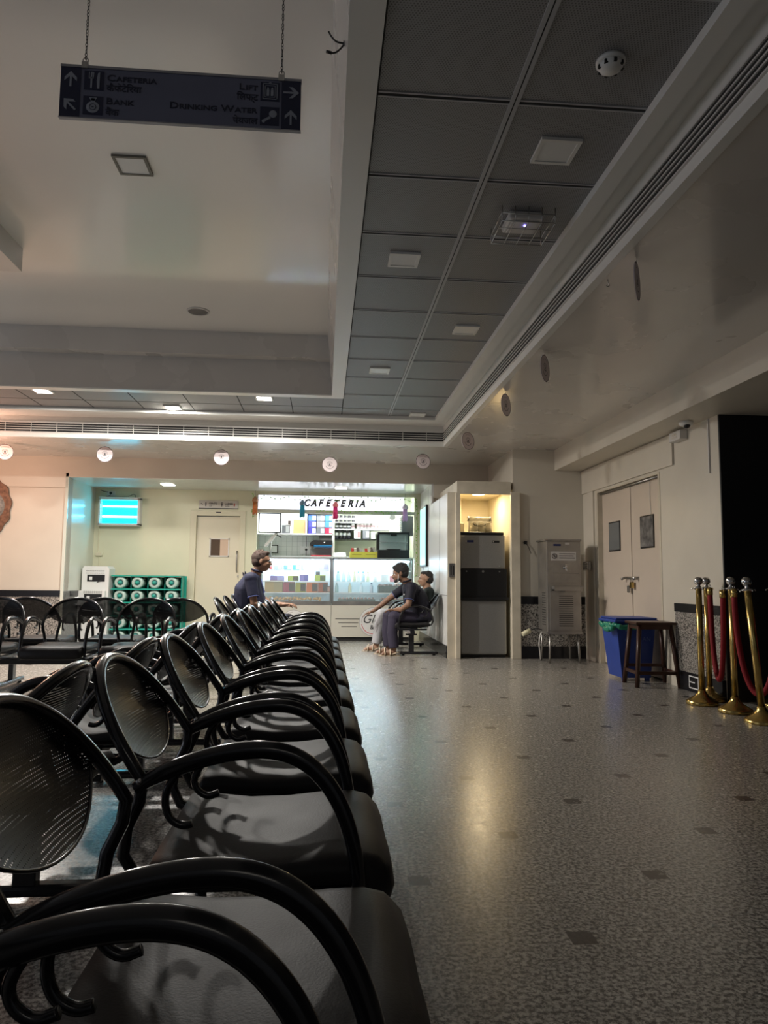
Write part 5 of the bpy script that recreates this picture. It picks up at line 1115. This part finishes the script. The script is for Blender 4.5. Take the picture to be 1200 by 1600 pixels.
b = MB().m(mat('cuff_piping', (.09, .12, .32))); b.tube([(.155, -.075, 1.0), (.175, -.09, .90), (.195, -.09, .80), (.205, -.09, .72)], .004, seg=6); b.build('piping', shirt)
# bearded man on the right bench, facing left
t, body, shirt, P = make_person('bearded person in dark navy shirt bending forward on the right bench, one hand out', (1.25, 9.72, 0), PI, dict(id='bearded_man', skin=(.22, .12, .075), hair=(.014, .012, .012), shirt=(.005, .005, .014), pants=(.032, .027, .050), shoe=(.55, .45, .33), cuff=(.22, .22, .27), collar=True, beard=True, hv=1.07,
    head=(.215, 0, 1.085), tilt=.20, hs=1.06, neck=(.115, 0, .965), wide=1.05,
    torso=[(-.03, 0, .53, .185, .20, .12), (-.02, 0, .66, .180, .19, .11), (.01, 0, .79, .168, .195, .10), (.07, 0, .895, .118, .20, .080)],
    arms=[dict(p=[(.085, .205, .90), (.13, .275, .68), (.22, .235, .61), (.29, .17, .605)], f=(1, -.3, -.05), n=(0, 0, 1), s=1, curl=.3, sl=.74), dict(p=[(.11, -.195, .90), (.33, -.27, .745), (.45, -.27, .645), (.565, -.26, .565)], f=(1, .05, -.35), n=(.3, 0, 1), s=-1, curl=.22, sl=.70)],
    legs=[dict(p=[(.0, .10, .50), (.31, .17, .51), (.33, .17, .30), (.31, .17, .092)]), dict(p=[(.0, -.10, .50), (.36, -.10, .51), (.38, -.09, .30), (.36, -.08, .092)])]))
b = MB().m(M_ALB); b.box(.165, .175, .075, .115, .795, .815); b.build('chest_badge', shirt)
b = MB().m(M_ALB); b.tube([P(.03, .075, -.005), P(.045, .078, -.06), P(.055, .060, -.10)], .0035, seg=6); b.tube([P(.03, .07, -.09), P(.06, .045, -.112), P(.09, 0, -.118), P(.06, -.045, -.112)], .012, seg=8, flat=.5); b.build('lowered_face_mask', t)
# young person in black t-shirt leaning on the wall
make_person('young person in a black t-shirt and light trousers leaning back against the white panel', (1.32, 10.28, 0), PI, dict(id='young_man', skin=(.34, .20, .13), hair=(.016, .013, .012), shirt=(.014, .022, .020), pants=(.42, .42, .44), shoe=(.50, .42, .32),
    hv=.92, head=(-.145, 0, 1.01), tilt=.0, hs=1.0, neck=(-.17, 0, .885),
    torso=[(-.02, 0, .50, .145, .165, .10), (-.08, 0, .62, .13, .155, .10), (-.15, 0, .74, .12, .175, .09), (-.175, 0, .83, .085, .18, .065)],
    arms=[dict(p=[(-.17, .19, .83), (-.16, .25, .62), (-.04, .18, .56), (.06, .10, .59)], f=(1, -.5, 0), n=(0, 0, 1), s=1, curl=.35, sl=.62), dict(p=[(-.17, -.19, .83), (-.10, -.24, .62), (.02, -.16, .58), (.12, -.06, .60)], f=(1, .5, 0), n=(0, 0, 1), s=-1, curl=.35, sl=.62)],
    legs=[dict(p=[(.0, .09, .48), (.49, .10, .51), (.54, .10, .30), (.57, .10, .092)]), dict(p=[(.0, -.09, .48), (.48, -.10, .51), (.52, -.10, .30), (.54, -.10, .092)])]))
